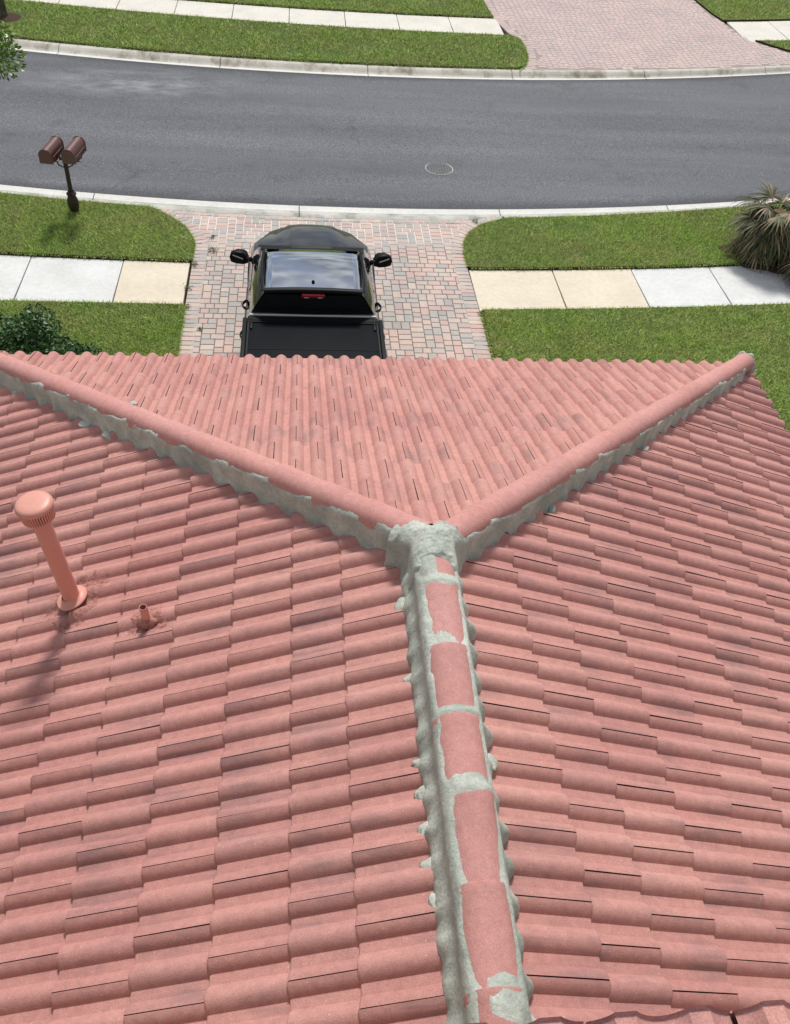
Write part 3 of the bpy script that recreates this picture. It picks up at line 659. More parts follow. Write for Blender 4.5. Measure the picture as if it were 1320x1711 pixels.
for side in 'FLR':
    ex, ey, ez = frame(side)
    for k, s in enumerate(courses[side]):
        ph = phase[side, k]; u0 = ph % W
        if side == 'F':
            lim = s*CT; lo, hi = -lim-.05, lim*KH+.05
        else: lim = s*CT/(KH if side == 'R' else 1); lo, hi = YB, lim+.05
        n0 = math.floor((lo-ph)/W); n1 = math.ceil((hi-ph)/W)
        for i in range(n0-1, n1+1):
            a = ph+i*W
            if a+W < lo or a > hi: continue
            head = (s-LT)*CT
            # right-handed frame needs x to run the right way: for R the tile starts at its far joint
            if side == 'R':
                fx_, px_ = np.array([0, 1, 0.]), a
            p0 = tile_pos(side, a, s)
            if side == 'R': X = np.array([0, 1, 0.]); 
            else: X = ex
            Yv, Zv = ey, ez
            if side == 'R':    # mirror-free: flip across direction, start from the other joint
                X = np.array([0, 1, 0.])
            det = np.dot(np.cross(X, Yv), Zv)
            if det < 0: X = -X; p0 = tile_pos(side, a+W, s)
            r1, r2, r3 = random.gauss(0, .003), random.gauss(0, .002), random.gauss(0, .0013)
            Xr = X+Yv*r1; Xr /= np.linalg.norm(Xr); Zr = Zv+Yv*r2+X*random.gauss(0, .004); Zr -= Xr*np.dot(Zr, Xr); Zr /= np.linalg.norm(Zr); Yr = np.cross(Zr, Xr)
            p1 = p0+Zv*abs(r3)+Yv*random.gauss(0, .0015)
            Mx = Matrix([[Xr[q], Yr[q], Zr[q], p1[q]] for q in range(3)]+[[0, 0, 0, 1]])
            ctr = p1+Xr*W/2+Yr*.18
            # does it cross a hip or the ridge?
            cut = []
            cs = [p1+Xr*xx+Yr*yy for xx in (0, W) for yy in (0, LT)]
            if side == 'F':
                if min(c_[0]+c_[1] for c_ in cs) < .06: cut.append(((-.01, .03), (1, 1)))
                if min(c_[1]*KH-c_[0] for c_ in cs) < .06: cut.append(((.01, .03), (-1, KH)))
            if side == 'L':
                if max(c_[1]+c_[0] for c_ in cs) > -.06: cut.append(((-.03, .0), (-1, -1)))
                if max(c_[0] for c_ in cs) > -.04: cut.append(((-.035, 0), (-1, 0)))
            if side == 'R':
                if max(c_[1]*KH-c_[0] for c_ in cs) > -.06: cut.append(((.03, .0), (1, -KH)))
                if min(c_[0] for c_ in cs) < .04: cut.append(((.035, 0), (1, 0)))
            if side != 'F' and min(c_[1] for c_ in cs) < YB: cut.append(((0, YB), (0, 1)))
            inside = all(any((c_[0]-q[0])*n_[0]+(c_[1]-q[1])*n_[1] > 0 for c_ in cs) for q, n_ in cut)
            if not inside: continue
            # in view?
            dv = Vector(ctr)-Vector(cam_loc); z_ = dv.dot(fw); px = 660+1488*dv.dot(rt2)/z_; py = 855-1488*dv.dot(up2)/z_
            visb = z_ > 0 and -60 < px < 1380 and 480 < py < 1800
            allt.append((dv.length if visb else 1e3+dv.length, Mx, cut))
allt.sort(key=lambda t: t[0])
VV = []; FF = []; UV = []; MI = []
for i, (d_, Mx, cut) in enumerate(allt):
    me = TILE; V = TV; F = TF
    if cut:
        bm = bmesh.new(); bm.from_mesh(TILE); bm.transform(Mx); 
        for (q, n_) in cut:
            bmesh.ops.bisect_plane(bm, geom=bm.verts[:]+bm.edges[:]+bm.faces[:], plane_co=(q[0], q[1], 0), plane_no=(-n_[0], -n_[1], 0), clear_outer=True)
        if not bm.faces: bm.free(); continue
        bm.transform(Mx.inverted()); me = bpy.data.meshes.new('tile'); bm.to_mesh(me); bm.free(); me.materials.append(MT_TILE); me.materials.append(MT_UNDER)
    if i < 300:
        o = bpy.data.objects.new('tile', me); C.objects.link(o); o.parent = roof; o.matrix_local = Mx
    else:
        n = len(me.vertices); co = np.zeros(3*n); me.vertices.foreach_get('co', co); co = co.reshape(-1, 3)
        A = np.array(Mx); b = len(VV)
        VV += (co@A[:3, :3].T+A[:3, 3]).tolist(); off = (random.randint(1, 90)+.0002, random.randint(1, 90)+.0002)
        for p_ in me.polygons:
            MI.append(p_.material_index); FF.append([v+b for v in p_.vertices]); UV += [(co[v][0]+off[0], co[v][1]+off[1]) for v in p_.vertices]
me = mesh_np('tile_field', VV, FF, True, 38, [MT_TILE, MT_UNDER], MI); uvl = me.uv_layers.new(name='UVMap'); uvl.data.foreach_set('uv', np.array(UV, np.float32).ravel())
tag(obj('tile_field', me, None, roof), kind='stuff')
print('tiles', len(allt))

# ---- ridge and hip caps -------------------------------------------------
CR, CH = .105, .100          # half width and height of a cap
def cap_mesh(length, r0, r1, h0, h1, collar=True):
    n = 18; ys = [0, .004, .034, .046, length*.5, length] if collar else [0, .006, .03, length*.33, length*.66, length]
    V = []
    for j, y in enumerate(ys):
        t = y/length; r_ = r0+(r1-r0)*t; h_ = h0+(h1-h0)*t
        lift = [-.003, .003, .003, 0, 0, 0][j] if collar else [-.004, 0, 0, 0, 0, 0][j]
        for i in range(n+1):
            a = PI*i/n; ca = math.cos(a); sa = math.sin(a)
            V.append(((r_+lift)*math.copysign(abs(ca)**.92, ca), y, (h_+lift)*sa**.9))
    F = [(j*(n+1)+i, j*(n+1)+i+1, (j+1)*(n+1)+i+1, (j+1)*(n+1)+i) for j in range(len(ys)-1) for i in range(n)]
    b = len(V); V += [(v[0]*.86, 0.002, v[2]*.86) for v in V[:n+1]]; F += [(b+i, b+i+1, i+1, i) for i in range(n)]
    me = mesh_np('ridge_cap', V, F, True, 50, [MT_CAP]); uvl = me.uv_layers.new(name='UVMap'); return me
def place(me, name, o_, X, Y, parent=roof):
    Y = Vector(Y).normalized(); X = (Vector(X)-Y*Vector(X).dot(Y)).normalized(); Z = X.cross(Y)
    ob = bpy.data.objects.new(name, me); C.objects.link(ob); ob.parent = parent
    ob.matrix_local = Matrix(((X.x, Y.x, Z.x, o_[0]), (X.y, Y.y, Z.y, o_[1]), (X.z, Y.z, Z.z, o_[2]), (0, 0, 0, 1))); return ob
SPR = .112                   # springing line of the caps above the plane apex
RJ = [-3.32, -2.94, -2.56, -2.185, -1.812, -1.432, -1.072, -.695, -.308]
for i, yj in enumerate(RJ):
    nx_ = RJ[i+1] if i+1 < len(RJ) else .02
    me = cap_mesh(nx_-yj+.045, CR+.005, CR-.003, CH+.005, CH-.005)
    place(me, 'ridge_cap', (random.gauss(0, .002), nx_, Z0+SPR+random.gauss(0, .0015)), (-1, 0, 0), (0, -1, random.gauss(0, .004)))
def hip_dir(k):              # k: plan x over y (negative on the left)
    v = Vector((k, 1, -TP)); return v.normalized()
HSPR_R, HSPR_L = .103, .112
LSH = Vector((.7071, .7071, 0))*.042      # the left hip sits a little towards the street
HCH = .092; HCR = .090
def hip_caps(k, L_, n, first, HSPR, sh=Vector((0, 0, 0))):
    d = hip_dir(k); ex = (L_-first)/n; X = Vector((d.y, -d.x, 0)).normalized()
    for i in range(n):
        a = first+i*ex; b = a+ex   # lower end of each cap at b laps over the next one down
        me = cap_mesh(ex+.04, HCR+.006, HCR-.003, HCH+.007, HCH-.004, False)
        o_ = Vector((0, 0, Z0+HSPR))+sh+d*b
        place(me, 'hip_cap', o_+Vector((0, 0, random.gauss(0, .001))), -X, -d)
LH_R = 3.74/abs(hip_dir(KH).y); LH_L = 4.22/abs(hip_dir(-1).y)
hip_caps(KH, LH_R, 15, .11, HSPR_R); hip_caps(-1, LH_L, 16, .11, HSPR_L, LSH)

# ---- mortar -------------------------------------------------------------
def grid_faces(nu, nv):
    i = np.arange(nu-1)[:, None]*nv+np.arange(nv-1)[None, :]
    return np.stack([i, i+nv, i+nv+1, i+1], -1).reshape(-1, 4)
def bank(name, t0, t1, step, O, dirv, X, cross, spr, smear, rings=(), seed=0, foot=.188, CH=CH, CR=CR):
    """mortar bed under a run of caps: climbs over the cap flanks, falls steeply to the tiles"""
    ts = np.arange(t0, t1, step); nv = 61
    O = np.array(O); dv = np.array(dirv); Xv = np.array(X)
    q = np.linspace(-1, 1, nv)          # |q|<.5 follows the cap, beyond it the bank
    T, Q = np.meshgrid(ts, q, indexing='ij'); A = np.abs(Q); sg = np.sign(Q)
    th = A/.5*PI/2; on = A <= .5
    # cap following part
    ang = np.minimum(th, PI/2)
    jag = .010*fbm(T*22, Q*9, seed+1, 4)*2+(.030 if foot < .15 else .036)*fbm(T*4.2, Q*5, seed+2, 3)*2+.012*fbm(T*11, Q*6, seed+22, 3)*2+.006*fbm(T*70, Q*22, seed+5, 2)
    lim = smear(T, sg)                  # angle above which the flank is smeared
    cover = (ang-lim)*(.035 if foot < .15 else .065)+jag*.55
    for (tc_, wd, a0, a1) in rings:
        inr = np.clip(1-np.abs(T-tc_+.012*fbm(Q*8, T*9, seed+7))/wd, -1, 1)*.010
        inr = np.where((sg*ang > a0) & (sg*ang < a1), inr+jag*.16, -.01); cover = np.maximum(cover, inr)
    thick = np.clip(cover, -.006, .0100+.004*fbm(T*30, Q*14, seed+3))
    rx = CR+thick; rz = CH+thick
    x1 = sg*rx*np.abs(np.sin(ang))**.92; z1 = spr+rz*np.cos(ang)**.9
    # bank part
    v = np.clip((A-.5)/.5, 0, 1)
    lump = (.013 if foot > .15 else .009)*fbm(T*7.5+sg*31, v*2, seed+11, 3)*2+.012*fbm(T*26+sg*13, v*6, seed+13, 3)*2+.005*fbm(T*80, v*30, seed+17, 2)
    if foot < .15: lump = lump+.010*fbm(T*6+sg*3, v*14, seed+31, 4)*2+.030*np.clip(fbm(T*5.2+sg*3, T*0, seed+35, 2)*2+.12, 0, 1)*v-.030*np.exp(-((T-.13)/.10)**2)*v
    xo = CR+.006+(foot-CR)*v**1.35+lump*(.25+.9*v)
    zo = spr-.004-.31*v**.85-.02*v
    ledge = .012*np.exp(-((v-.38)/.16)**2)
    x2 = sg*(xo+ledge*1.2); z2 = zo+cross*0
    if foot > .15:
        sc = np.clip(.5+.5*np.cos(2*PI*(T-(.02 if seed else 0)+.004*fbm(T*9, T*0, 2))/.1524), 0, 1)**1.3*(.55+1.6*vnoise(T/.1524+sg*5.5, T*0+3, 4))
        x2 = x2+sg*(.008*(sg > 0)+np.where(sg > 0, .036, .016)*sc)*v**.8
        z2 = z2+.018*sc*np.clip(v*2, 0, 1)*(v < .6)
    x = np.where(on, x1, x2); z = np.where(on, z1, z2)
    P = O[None, None]+T[..., None]*dv+x[..., None]*Xv; P[..., 2] += z
    me = mesh_np(name, P.reshape(-1, 3), grid_faces(len(ts), nv), True)
    return obj(name, me, MT_MORTAR, roof)
def sm_ridge(T, sg):
    base = np.where(sg < 0, .90, 1.0); wv = .14*fbm(T*4, sg*7., 51, 3)*2
    for yj in RJ: base = base-np.where(sg < 0, .22, .10)*np.exp(-((T-yj+.02)/.05)**2)
    return base+wv
bank('mortar', YB+.01, .05, .0065, (0, 0, Z0), (0, 1, 0), (1, 0, 0), 0, SPR, sm_ridge,
     [(-.308+.0, .040, -2, 2), (-1.060, .034, -2, 1.2), (-1.425, .046, -2, 2), (-2.235, .060, -.35, .9), (-.16, .09, -2, -.1)], 3)
def sm_hip(T, sg): return np.where(sg > 0, 1.14, 1.42)+.12*fbm(T*3.1, sg*3., 61, 3)*2-.10*np.exp(-((T-.25)/.12)**2)
d = hip_dir(KH); X = Vector((d.y, -d.x, 0)).normalized()
bank('mortar', .13, LH_R-.25, .0075, (0, 0, Z0), d, X, 0, HSPR_R-.004, sm_hip, [], 21, .116, HCH, HCR)
d = hip_dir(-1); X = Vector((d.y, -d.x, 0)).normalized()
bank('mortar', .13, LH_L-.05, .0075, (LSH.x, LSH.y, Z0), d, X, 0, HSPR_L-.004, lambda T, sg: sm_hip(T, -sg), [], 33, .106, HCH, HCR)
# knot where the three runs meet
r_ = np.arange(-.30, .3001, .005); X2, Y2 = np.meshgrid(r_, r_, indexing='ij'); Yk = Y2-.03
def arm(dx, dy, slope, zax, tmax, seed, cht=.100, RR=.104):
    t = X2*dx+Yk*dy; d_ = np.abs(-X2*dy+Yk*dx)
    pr_ = np.where(d_ < RR, np.sqrt(np.clip(1-(d_/RR)**2, 0, 1))*cht, 0)-np.maximum(0, d_-RR*.96)*6.5
    cov = .010-np.clip((t-tmax-.05*fbm(d_*20+seed, t*14, seed, 3)*2)/.045, 0, 1)*.035
    return zax+slope*np.maximum(t, 0)+pr_+cov-np.maximum(0, -t-.01)*7
hl_ = math.hypot(KH, 1)
hgt = np.maximum.reduce([arm(0, -1, 0, SPR+.002, .155, 3, .108, .121), arm(KH/hl_, 1/hl_, -TP/hl_, HSPR_R+.004, .135, 7), arm(-.7071, .7071, -TP*.7071, HSPR_L+.004, .175, 12)])
fill = .36*np.exp(-((X2/.13)**2+((Yk+.0)/.13)**2))-.14
hgt = np.maximum(hgt, fill)+.034*fbm(X2*13, Y2*13, 71, 4)+.014*fbm(X2*45, Y2*45, 73, 3)-.004
hgt = np.where(np.hypot(X2, Yk) > .245, -.4, hgt)
P = np.stack([X2, Yk, Z0+hgt], -1)
obj('mortar', mesh_np('mortar', P.reshape(-1, 3), grid_faces(len(r_), len(r_)), True), MT_MORTAR, roof)
# closing cap of mortar at the lower end of the right hip
d = hip_dir(KH); X = Vector((d.y, -d.x, 0)).normalized(); e_ = Vector((0, 0, Z0+HSPR_R))+d*(LH_R-.006)
# dabs squeezed into the tile pans along the mortar
def dab(p0, rx, ry, rz, seed, name='mortar_dab'):
    bm = bmesh.new(); bmesh.ops.create_icosphere(bm, subdivisions=3, radius=1)
    for v in bm.verts:
        n_ = mnoise.noise(v.co*1.6+Vector((seed*3.1, 0, 0)))*.35+mnoise.noise(v.co*5+Vector((seed, 4, 0)))*.12
        v.co = Vector((v.co.x*rx, v.co.y*ry, v.co.z*rz))*(1+n_)
    me = bpy.data.meshes.new(name); bm.to_mesh(me); bm.free(); me.polygons.foreach_set('use_smooth', [True]*len(me.polygons))
    return me
me = dab(0, .112, .030, .114, 4, 'mortar'); me.materials.append(MT_MORTAR)
place(me, 'mortar', e_+Vector((0, 0, -.006))-d*.004, X, d)
dm = [dab(0, 1, 1, 1, i) for i in range(6)]
VV = []; FF = []
def add_dab(p_, rx, ry, rz, ang, sl=0):
    me = random.choice(dm); co = np.zeros(3*len(me.vertices)); me.vertices.foreach_get('co', co); co = co.reshape(-1, 3)*[rx, ry, rz]
    ca, sa = math.cos(ang), math.sin(ang); b = len(VV)
    X3 = co[:, 0]*ca-co[:, 1]*sa; Y3 = co[:, 0]*sa+co[:, 1]*ca; Z3 = co[:, 2]+sl*X3
    VV.extend(np.stack([X3+p_[0], Y3+p_[1], Z3+p_[2]], 1).tolist()); FF.extend([[v+b for v in f.vertices] for f in me.polygons])
for y in np.arange(YB+.1, -.05, W/2):
    for sg in (-1, 1):
        if random.random() < .22:
            x = sg*(.158+random.uniform(-.010, .010)); add_dab((x, y+random.uniform(-.012, .012), Z0-TP*abs(x)+random.uniform(-.004, .006)), random.uniform(.032, .048), random.uniform(.030, .050), random.uniform(.012, .018), random.uniform(-.3, .3), -TP*sg)
for kk, Lx in ((KH, LH_R), (-1, LH_L)):
    d = hip_dir(kk); X = Vector((d.y, -d.x, 0)).normalized()
    for t in np.arange(.25, Lx-.12, .105):
        for sg in (-1, 1):
            far = sg*kk < 0
            if random.random() < (.75 if far else .10):
                wv = sg*(random.uniform(.105, .145)*(1 if kk > 0 else .72) if not far else random.uniform(.118, .150)); q = Vector((0, 0, Z0))+d*t+X*wv
                z = Z0-TP*max(abs(q.x), abs(q.y) if abs(q.x) < abs(q.y)*abs(kk) else 0)
                add_dab((q.x, q.y, z+random.uniform(-.006, .012)+(.03 if far else .012)), random.uniform(.030, .060), random.uniform(.018, .034), random.uniform(.012, .020), math.atan2(d.y, d.x)+random.uniform(-.5, .5), 0)
for (x, y, s_) in ((-2.02, 2.55, .030), (-.62, .95, .022)):     # stray splats on the front slope
    add_dab((x, y, Z0-TP*y+.018), s_*1.3, s_*.9, .010, .3, 0)
tag(obj('mortar_dabs', mesh_np('mortar_dabs', VV, FF, True), MT_MORTAR, roof), kind='stuff')

# ---- vent pipe ----------------------------------------------------------
def on_left(x, off=0.): return Z0-TP*abs(x)+off
bx, by = -2.07, .40; bz = on_left(bx)-.02
vp = empty('vent_pipe', (bx, by, bz), 'tall pink painted vent pipe with a slotted round cap on the left slope', 'vent pipe')
lean = -.045/.6
mb = MB(); mb.tube([(0, 0, -.03), (lean*.79, 0, .79)], .051, 28); mb.build('pipe', MT_PIPE, vp, True, 50)
mb = MB()
mb.lathe([(.058, .0), (.064, .012), (.094, .014), (.097, .020), (.094, .025), (.07, .027), (.058, .040), (.0515, .052)], 30); o = mb.build('collar', MT_PIPE, vp, True, 50); o.location = (.0, 0, .045); o.rotation_euler = (0, -math.atan(TP)*.9, 0)
capo = MB(); capo.lathe([(.052, .0), (.080, .004), (.090, .012)], 40); capo.lathe([(.090, .012), (.092, .070)], 40)
capo = MB(); capo.lathe([(.0515, -.012), (.056, -.008), (.060, .0), (.074, .006), (.080, .014), (.082, .085), (.06, .09)], 40); co_ = capo.build('cap_core', MT_DARK, vp, True, 40)
co_.location = (lean*.77, 0, .77); co_.rotation_euler = (0, lean, 0)
cp_ = MB()
prof_c = [(.1015, .080), (.1035, .086), (.102, .096), (.096, .107), (.083, .114), (.060, .117), (.03, .119), (.0005, .1195)]
cp_.lathe(prof_c, 44); cp_.lathe([(.1015, .080), (.088, .080)], 44)
cp_.lathe([(.052, -.016), (.066, -.008), (.086, -.004), (.090, .0), (.090, .006), (.083, .008)], 44)
cpo = cp_.build('cap', MT_PIPE, vp, True, 55); cpo.location = (lean*.77, 0, .77); cpo.rotation_euler = (0, lean, 0)
rb = MB()
for k in range(44):
    a = 2*PI*k/44; da = .044; r0, r1 = .082, .0965
    V = []
    for z in (.004, .082):
        rr = r1+.003 if z > .03 else r1-.006
        for (rad, aa) in ((r0, a-da), (rr, a-da), (rr, a+da), (r0, a+da)): V.append((rad*math.cos(aa), rad*math.sin(aa), z))
    rb.add(V, [(0, 1, 5, 4), (1, 2, 6, 5), (2, 3, 7, 6), (3, 0, 4, 7)])
ro = rb.build('rib_ring', MT_PIPE, cpo)
# cement patch around the pipe
def patch(name, cx, cy, rx, ry, hgt, seed, parent):
    r_ = np.linspace(-1, 1, 46); A, B = np.meshgrid(r_, r_, indexing='ij'); X3 = cx+A*rx; Y3 = cy+B*ry
    rr = np.sqrt(A*A+B*B)*(1+.7*fbm(A*3, B*3, seed, 3)); u_ = (Y3-phase['L', 5]) % W
    zt = prof((Y3-phase['L', 5]) % W)+.001
    # same tile surface as below, lifted where the cement lies
    s_ = -X3/CT; kz = np.array([min([c_ for c_ in courses['L'] if c_ > q-1e-6], default=4.3)-q for q in s_.ravel()]).reshape(s_.shape)
    k_ = np.array([next((i for i, c_ in enumerate(courses['L']) if c_ > q-1e-6), 0) for q in s_.ravel()]).reshape(s_.shape)
    phs = np.vectorize(lambda i: phase['L', int(i)])(k_); zt = prof((Y3-phs) % W)-.0205*kz/LT
    lift = hgt*(1-rr**2)+.012*fbm(A*7, B*7, seed+2, 3)
    Z3 = Z0-TP*np.abs(X3)+(zt+OFF)+np.clip(lift, -.02, .03)
    P = np.stack([X3, Y3, Z3], -1)-np.array(parent.location)
    return obj(name, mesh_np(name, P.reshape(-1, 3), grid_faces(46, 46), True), MT_PATCH, parent)
patch('cement_patch', bx+.02, by+.0, .20, .20, .012, 5, vp)
# ---- small cut-off pipe -------------------------------------------------
sx_, sy_ = -1.575, .085; sz_ = on_left(sx_)
sp2 = empty('pipe_stub', (sx_, sy_, sz_), 'short broken pink pipe stub beside the tall vent pipe', 'vent pipe')
mb = MB(); mb.tube([(0, 0, -.03), (-.004, 0, .10), (-.007, 0, .145)], .024, 18, cap=False); mb.build('pipe', MT_PIPE, sp2, True, 50)
mb = MB(); mb.lathe([(.0245, .0), (.0245, .006), (.018, .006), (.017, -.03), (.0, -.032)], 18, (-.007, 0, .139)); mb.build('rim', MT_PATCH, sp2, True, 50)
me = dab(0, .052, .048, .046, 9, 'cement_collar'); oc = obj('cement_collar', me, MT_PATCH, sp2, (0, 0, .010))
patch('cement_patch', sx_, sy_, .12, .11, .010, 15, sp2)

# ---- walls, eaves, garage door -----------------------------------------
yw, xw0, xw1 = 3.55, -3.55, 3.35
mb = MB(); mb.box(xw0, -2.35, yw-.2, yw, -.1, 2.94); mb.box(2.15, xw1, yw-.2, yw, -.1, 2.94); mb.box(-2.35, 2.15, yw-.2, yw, 2.25, 2.94)
mb.box(xw0, xw0+.2, YB, yw-.203, -.1, 3.0); mb.box(xw1-.2, xw1, YB, yw-.203, -.1, 3.0); mb.build('wall', MT_STUCCO, house)
gd = MB()
for k in range(4): gd.box(-2.33, 2.13, yw-.14, yw-.10, .01+.56*k, .55+.56*k)
gd.build('garage_door', MT_GDOOR, house)
ef = MB(); zf = Z0-TP*yF-.05
ef.box(-yF, xR, yF-.03, yF, zf-.18, zf-.004); ef.build('fascia', MT_TRIM, house)
ef = MB(); zr = Z0-TP*xR-.05; ef.box(xR-.03, xR, YB, yF-.035, zr-.18, zr-.004); ef.build('fascia', MT_TRIM, house)
ef = MB(); ef.box(-xLft, -xLft+.03, YB, yF-.035, zf-.18, zf-.004); ef.build('fascia', MT_TRIM, house)
ef = MB(); ef.box(-yF+.035, xR-.035, yw, yF-.033, zf-.17, zf-.15); ef.build('soffit', MT_TRIM, house)
# upper storey: the eave the photographer stands above
UY, UZ = -2.665, Z0+1.675
uw = MB(); uw.box(-7, 6, -3.75, -3.45, -.1, UZ-.08); uw.build('upper_wall', MT_STUCCO, house)
ur = MB(); ur.add([(-7, UY-.03, UZ-.060), (6, UY-.03, UZ-.060), (6, UY-6, UZ-.060+6*TP*.2), (-7, UY-6, UZ-.060+6*TP*.2)], [(0, 1, 2, 3)]); uro = ur.build('upper_roof', MT_UNDER, house, fix=False)
for k in range(-3, 7):
    a = -.122+k*W
    X = np.array([math.cos(.04), 0, math.sin(.04)]); n_ = math.radians(6); Yv = np.array([0, -math.cos(n_), math.sin(n_)]); Yv = Yv-X*np.dot(X, Yv); Yv /= np.linalg.norm(Yv); Zv = np.cross(X, Yv)
    Mx = Matrix([[X[q], Yv[q], Zv[q], [a, UY, UZ-.026+.04*(a-.03)][q]] for q in range(3)]+[[0, 0, 0, 1]])
    o = bpy.data.objects.new('tile', TILE); C.objects.link(o); o.parent = uro; o.matrix_local = Mx

# ================================================================== PICKUP TRUCK
cx = -.525
tk = empty('pickup_truck', (cx, 0, 0), 'black crew cab pickup truck with covered bed parked nose out on the paver driveway', 'pickup truck')
def sect(y, pts):            # mirrored closed section from half outline (x>=0, bottom to top)
    return [(x, y, z) for x, z in pts]+[(-x, y, z) for x, z in pts[::-1]]
body = MB()
def low(y, hw, zt, zb=.38, tuck=.03, top=None):
    top = top if top is not None else hw-.10
    return sect(y, [(hw-.12, zb), (hw-.01, zb+.08), (hw+.0, .62), (hw+.005, .90), (hw-.012, zt-.13), (hw-tuck-.02, zt-.045), (top, zt-.004), (top*.5, zt+.012), (0.0001, zt+.018)])
rows = [low(y, hw, zt, zb, .035) for y, hw, zt, zb in ((7.30, .955, 1.30, .38), (7.9, .960, 1.27, .36), (8.8, .960, 1.24, .36), (9.45, .955, 1.22, .36))]
body.loft(rows); body.build('cab_body', MT_BLACK, tk, True, 40)
hood = MB()
rows = []
for y, hw, zt, zb in ((9.45, .955, 1.215, .36), (9.7, .970, 1.20, .38), (9.92, .970, 1.18, .40), (10.06, .90, 1.165, .40), (10.2, .83, 1.15, .40), (10.42, .74, 1.12, .40), (10.58, .64, 1.08, .40), (10.70, .54, 1.03, .42), (10.76, .42, .95, .45)):
    rows.append(sect(y, [(hw-.14, zb), (hw-.02, zb+.1), (hw, .66), (hw, .88), (hw-.02, zt-.15), (hw-.075, zt-.06), (hw-.16, zt-.03), (hw*.66, zt-.018), (hw*.58, zt+.018), (hw*.3, zt+.034), (.0001, zt+.038)]))
hood.loft(rows); hood.build('hood', MT_BLACK, tk, True, 32)
bp_ = MB(); bp_.loft([sect(y, [(hw-.05, .42), (hw, .50), (hw, .66), (hw-.04, .72), (.0001, .73)]) for y, hw in ((10.0, .93), (10.30, .86), (10.62, .70), (10.80, .46))]); bp_.build('front_bumper', MT_BLACK, tk, True, 40)
gr = MB(); gr.box(-.40, .40, 10.755, 10.79, .75, .93); gr.build('grille', MT_PLAST, tk, bevel=.01)
for s_ in (-1, 1):
    hl = MB(); hl.loft([[(s_*.78, 10.30, .90), (s_*.78, 10.30, .99), (s_*.58, 10.62, .97), (s_*.58, 10.62, .84)], [(s_*.80, 10.33, .90), (s_*.80, 10.33, .99), (s_*.60, 10.65, .97), (s_*.60, 10.65, .84)]]); hl.build('headlight', MT_LENS, tk)
# fender flares of the front wheels that stand out past the hood
for s_ in (-1, 1):
    fl = MB(); rows = []
    for k in range(13):
        a = PI*k/12; y = 9.62-.46*math.cos(a); z = .44+.46*math.sin(a)
        rows.append([(s_*.90, y, z+.02), (s_*.955, y, z+.035), (s_*.995, y, z+.01), (s_*1.0, y, z-.05), (s_*.92, y, z-.05)])
    fl.loft(rows); fl.build('fender', MT_BLACK, tk, True, 45)
# greenhouse
gh = MB()
def gsec(y, zb, hb, zt, ht): return sect(y, [(hb, zb), (hb+(ht-hb)*.28, zb+(zt-zb)*.55), (ht+.012, zt-.05), (ht-.03, zt-.008), (ht*.5, zt+.010), (.0001, zt+.016)])
rows = [gsec(7.285, 1.20, .885, 1.865, .665), gsec(7.40, 1.20, .90, 1.885, .69), gsec(7.9, 1.20, .905, 1.905, .705), gsec(8.33, 1.20, .90, 1.885, .695), gsec(8.50, 1.20, .90, 1.82, .69), gsec(9.0, 1.20, .89, 1.52, .76), gsec(9.52, 1.19, .86, 1.235, .82)]
gh.loft(rows); gh.build('cab_frame', MT_BLACK, tk, True, 30)
# glossy roof panel between two rails
rp_ = MB(); rows = []
for y, zz, hw in ((7.262, 1.878, .640), (7.272, 1.896, .646), (7.288, 1.9015, .650), (7.294, 1.9022, .650), (7.31, 1.9030, .650), (7.60, 1.916, .655), (8.0, 1.919, .660), (8.22, 1.912, .655), (8.33, 1.897, .640)):
    rows.append([(x, y, zz+.020*(1-(x/hw)**2)) for x in np.linspace(-hw, hw, 13)])
rp_.loft(rows, close=False, caps=False); o = rp_.build('roof_panel', MT_ROOFP, tk, True, 60)
so_ = o.modifiers.new('thick', 'SOLIDIFY'); so_.thickness = .012; so_.offset = -1
tr_ = MB(); tr_.loft([[(x, y, z+.020*(1-(x/.65)**2)) for x in np.linspace(-.652, .652, 13)] for y, z in ((7.249, 1.868), (7.250, 1.896), (7.262, 1.9055), (7.315, 1.9085), (7.320, 1.9040))], close=False, caps=False); tr_.build('glint_cover', MT_PLAST, tk, True, 60)  # matte strip added over the rear lip to hide the sun glint
for s_ in (-1, 1):
    rr = MB(); rr.tube([(s_*.672, 7.30, 1.875), (s_*.682, 7.45, 1.905), (s_*.688, 7.9, 1.922), (s_*.684, 8.22, 1.912), (s_*.675, 8.36, 1.885)], [.012, .017, .018, .017, .012], 10); rr.build('roof_rail', MT_PLAST, tk, True, 50)
vs_ = MB(); vs_.loft([[(x, y, z) for x in np.linspace(-.66, .66, 9)] for y, z in ((8.34, 1.905), (8.40, 1.900), (8.44, 1.875))], close=False, caps=False); vs_.build('windshield_trim', MT_PLAST, tk, True, 60)
ws = MB(); ws.loft([[(-h_, y, z), (-h_*.5, y+.03, z+.015), (0, y+.04, z+.02), (h_*.5, y+.03, z+.015), (h_, y, z)] for y, z, h_ in ((8.515, 1.835, .64), (9.02, 1.545, .71), (9.55, 1.245, .77))], close=False, caps=False); ws.build('windshield', MT_GLASS, tk, True, 60)
cw = MB(); cw.box(-.82, .82, 9.50, 9.66, 1.205, 1.238); cw.build('cowl', MT_PLAST, tk, bevel=.01)
rg = MB(); rg.loft([[(-h_, y, z), (-h_*.5, y-.012, z), (0, y-.018, z), (h_*.5, y-.012, z), (h_, y, z)] for y, z, h_ in ((7.262, 1.850, .630), (7.250, 1.70, .735), (7.250, 1.53, .835))], close=False, caps=False); rg.build('rear_window', MT_GLASS, tk, True, 60)
wsm = MB(); wsm.box(-.86, .86, 7.215, 7.245, 1.535, 1.556); wsm.build('window_seal', MT_STRIP, tk, bevel=.004)
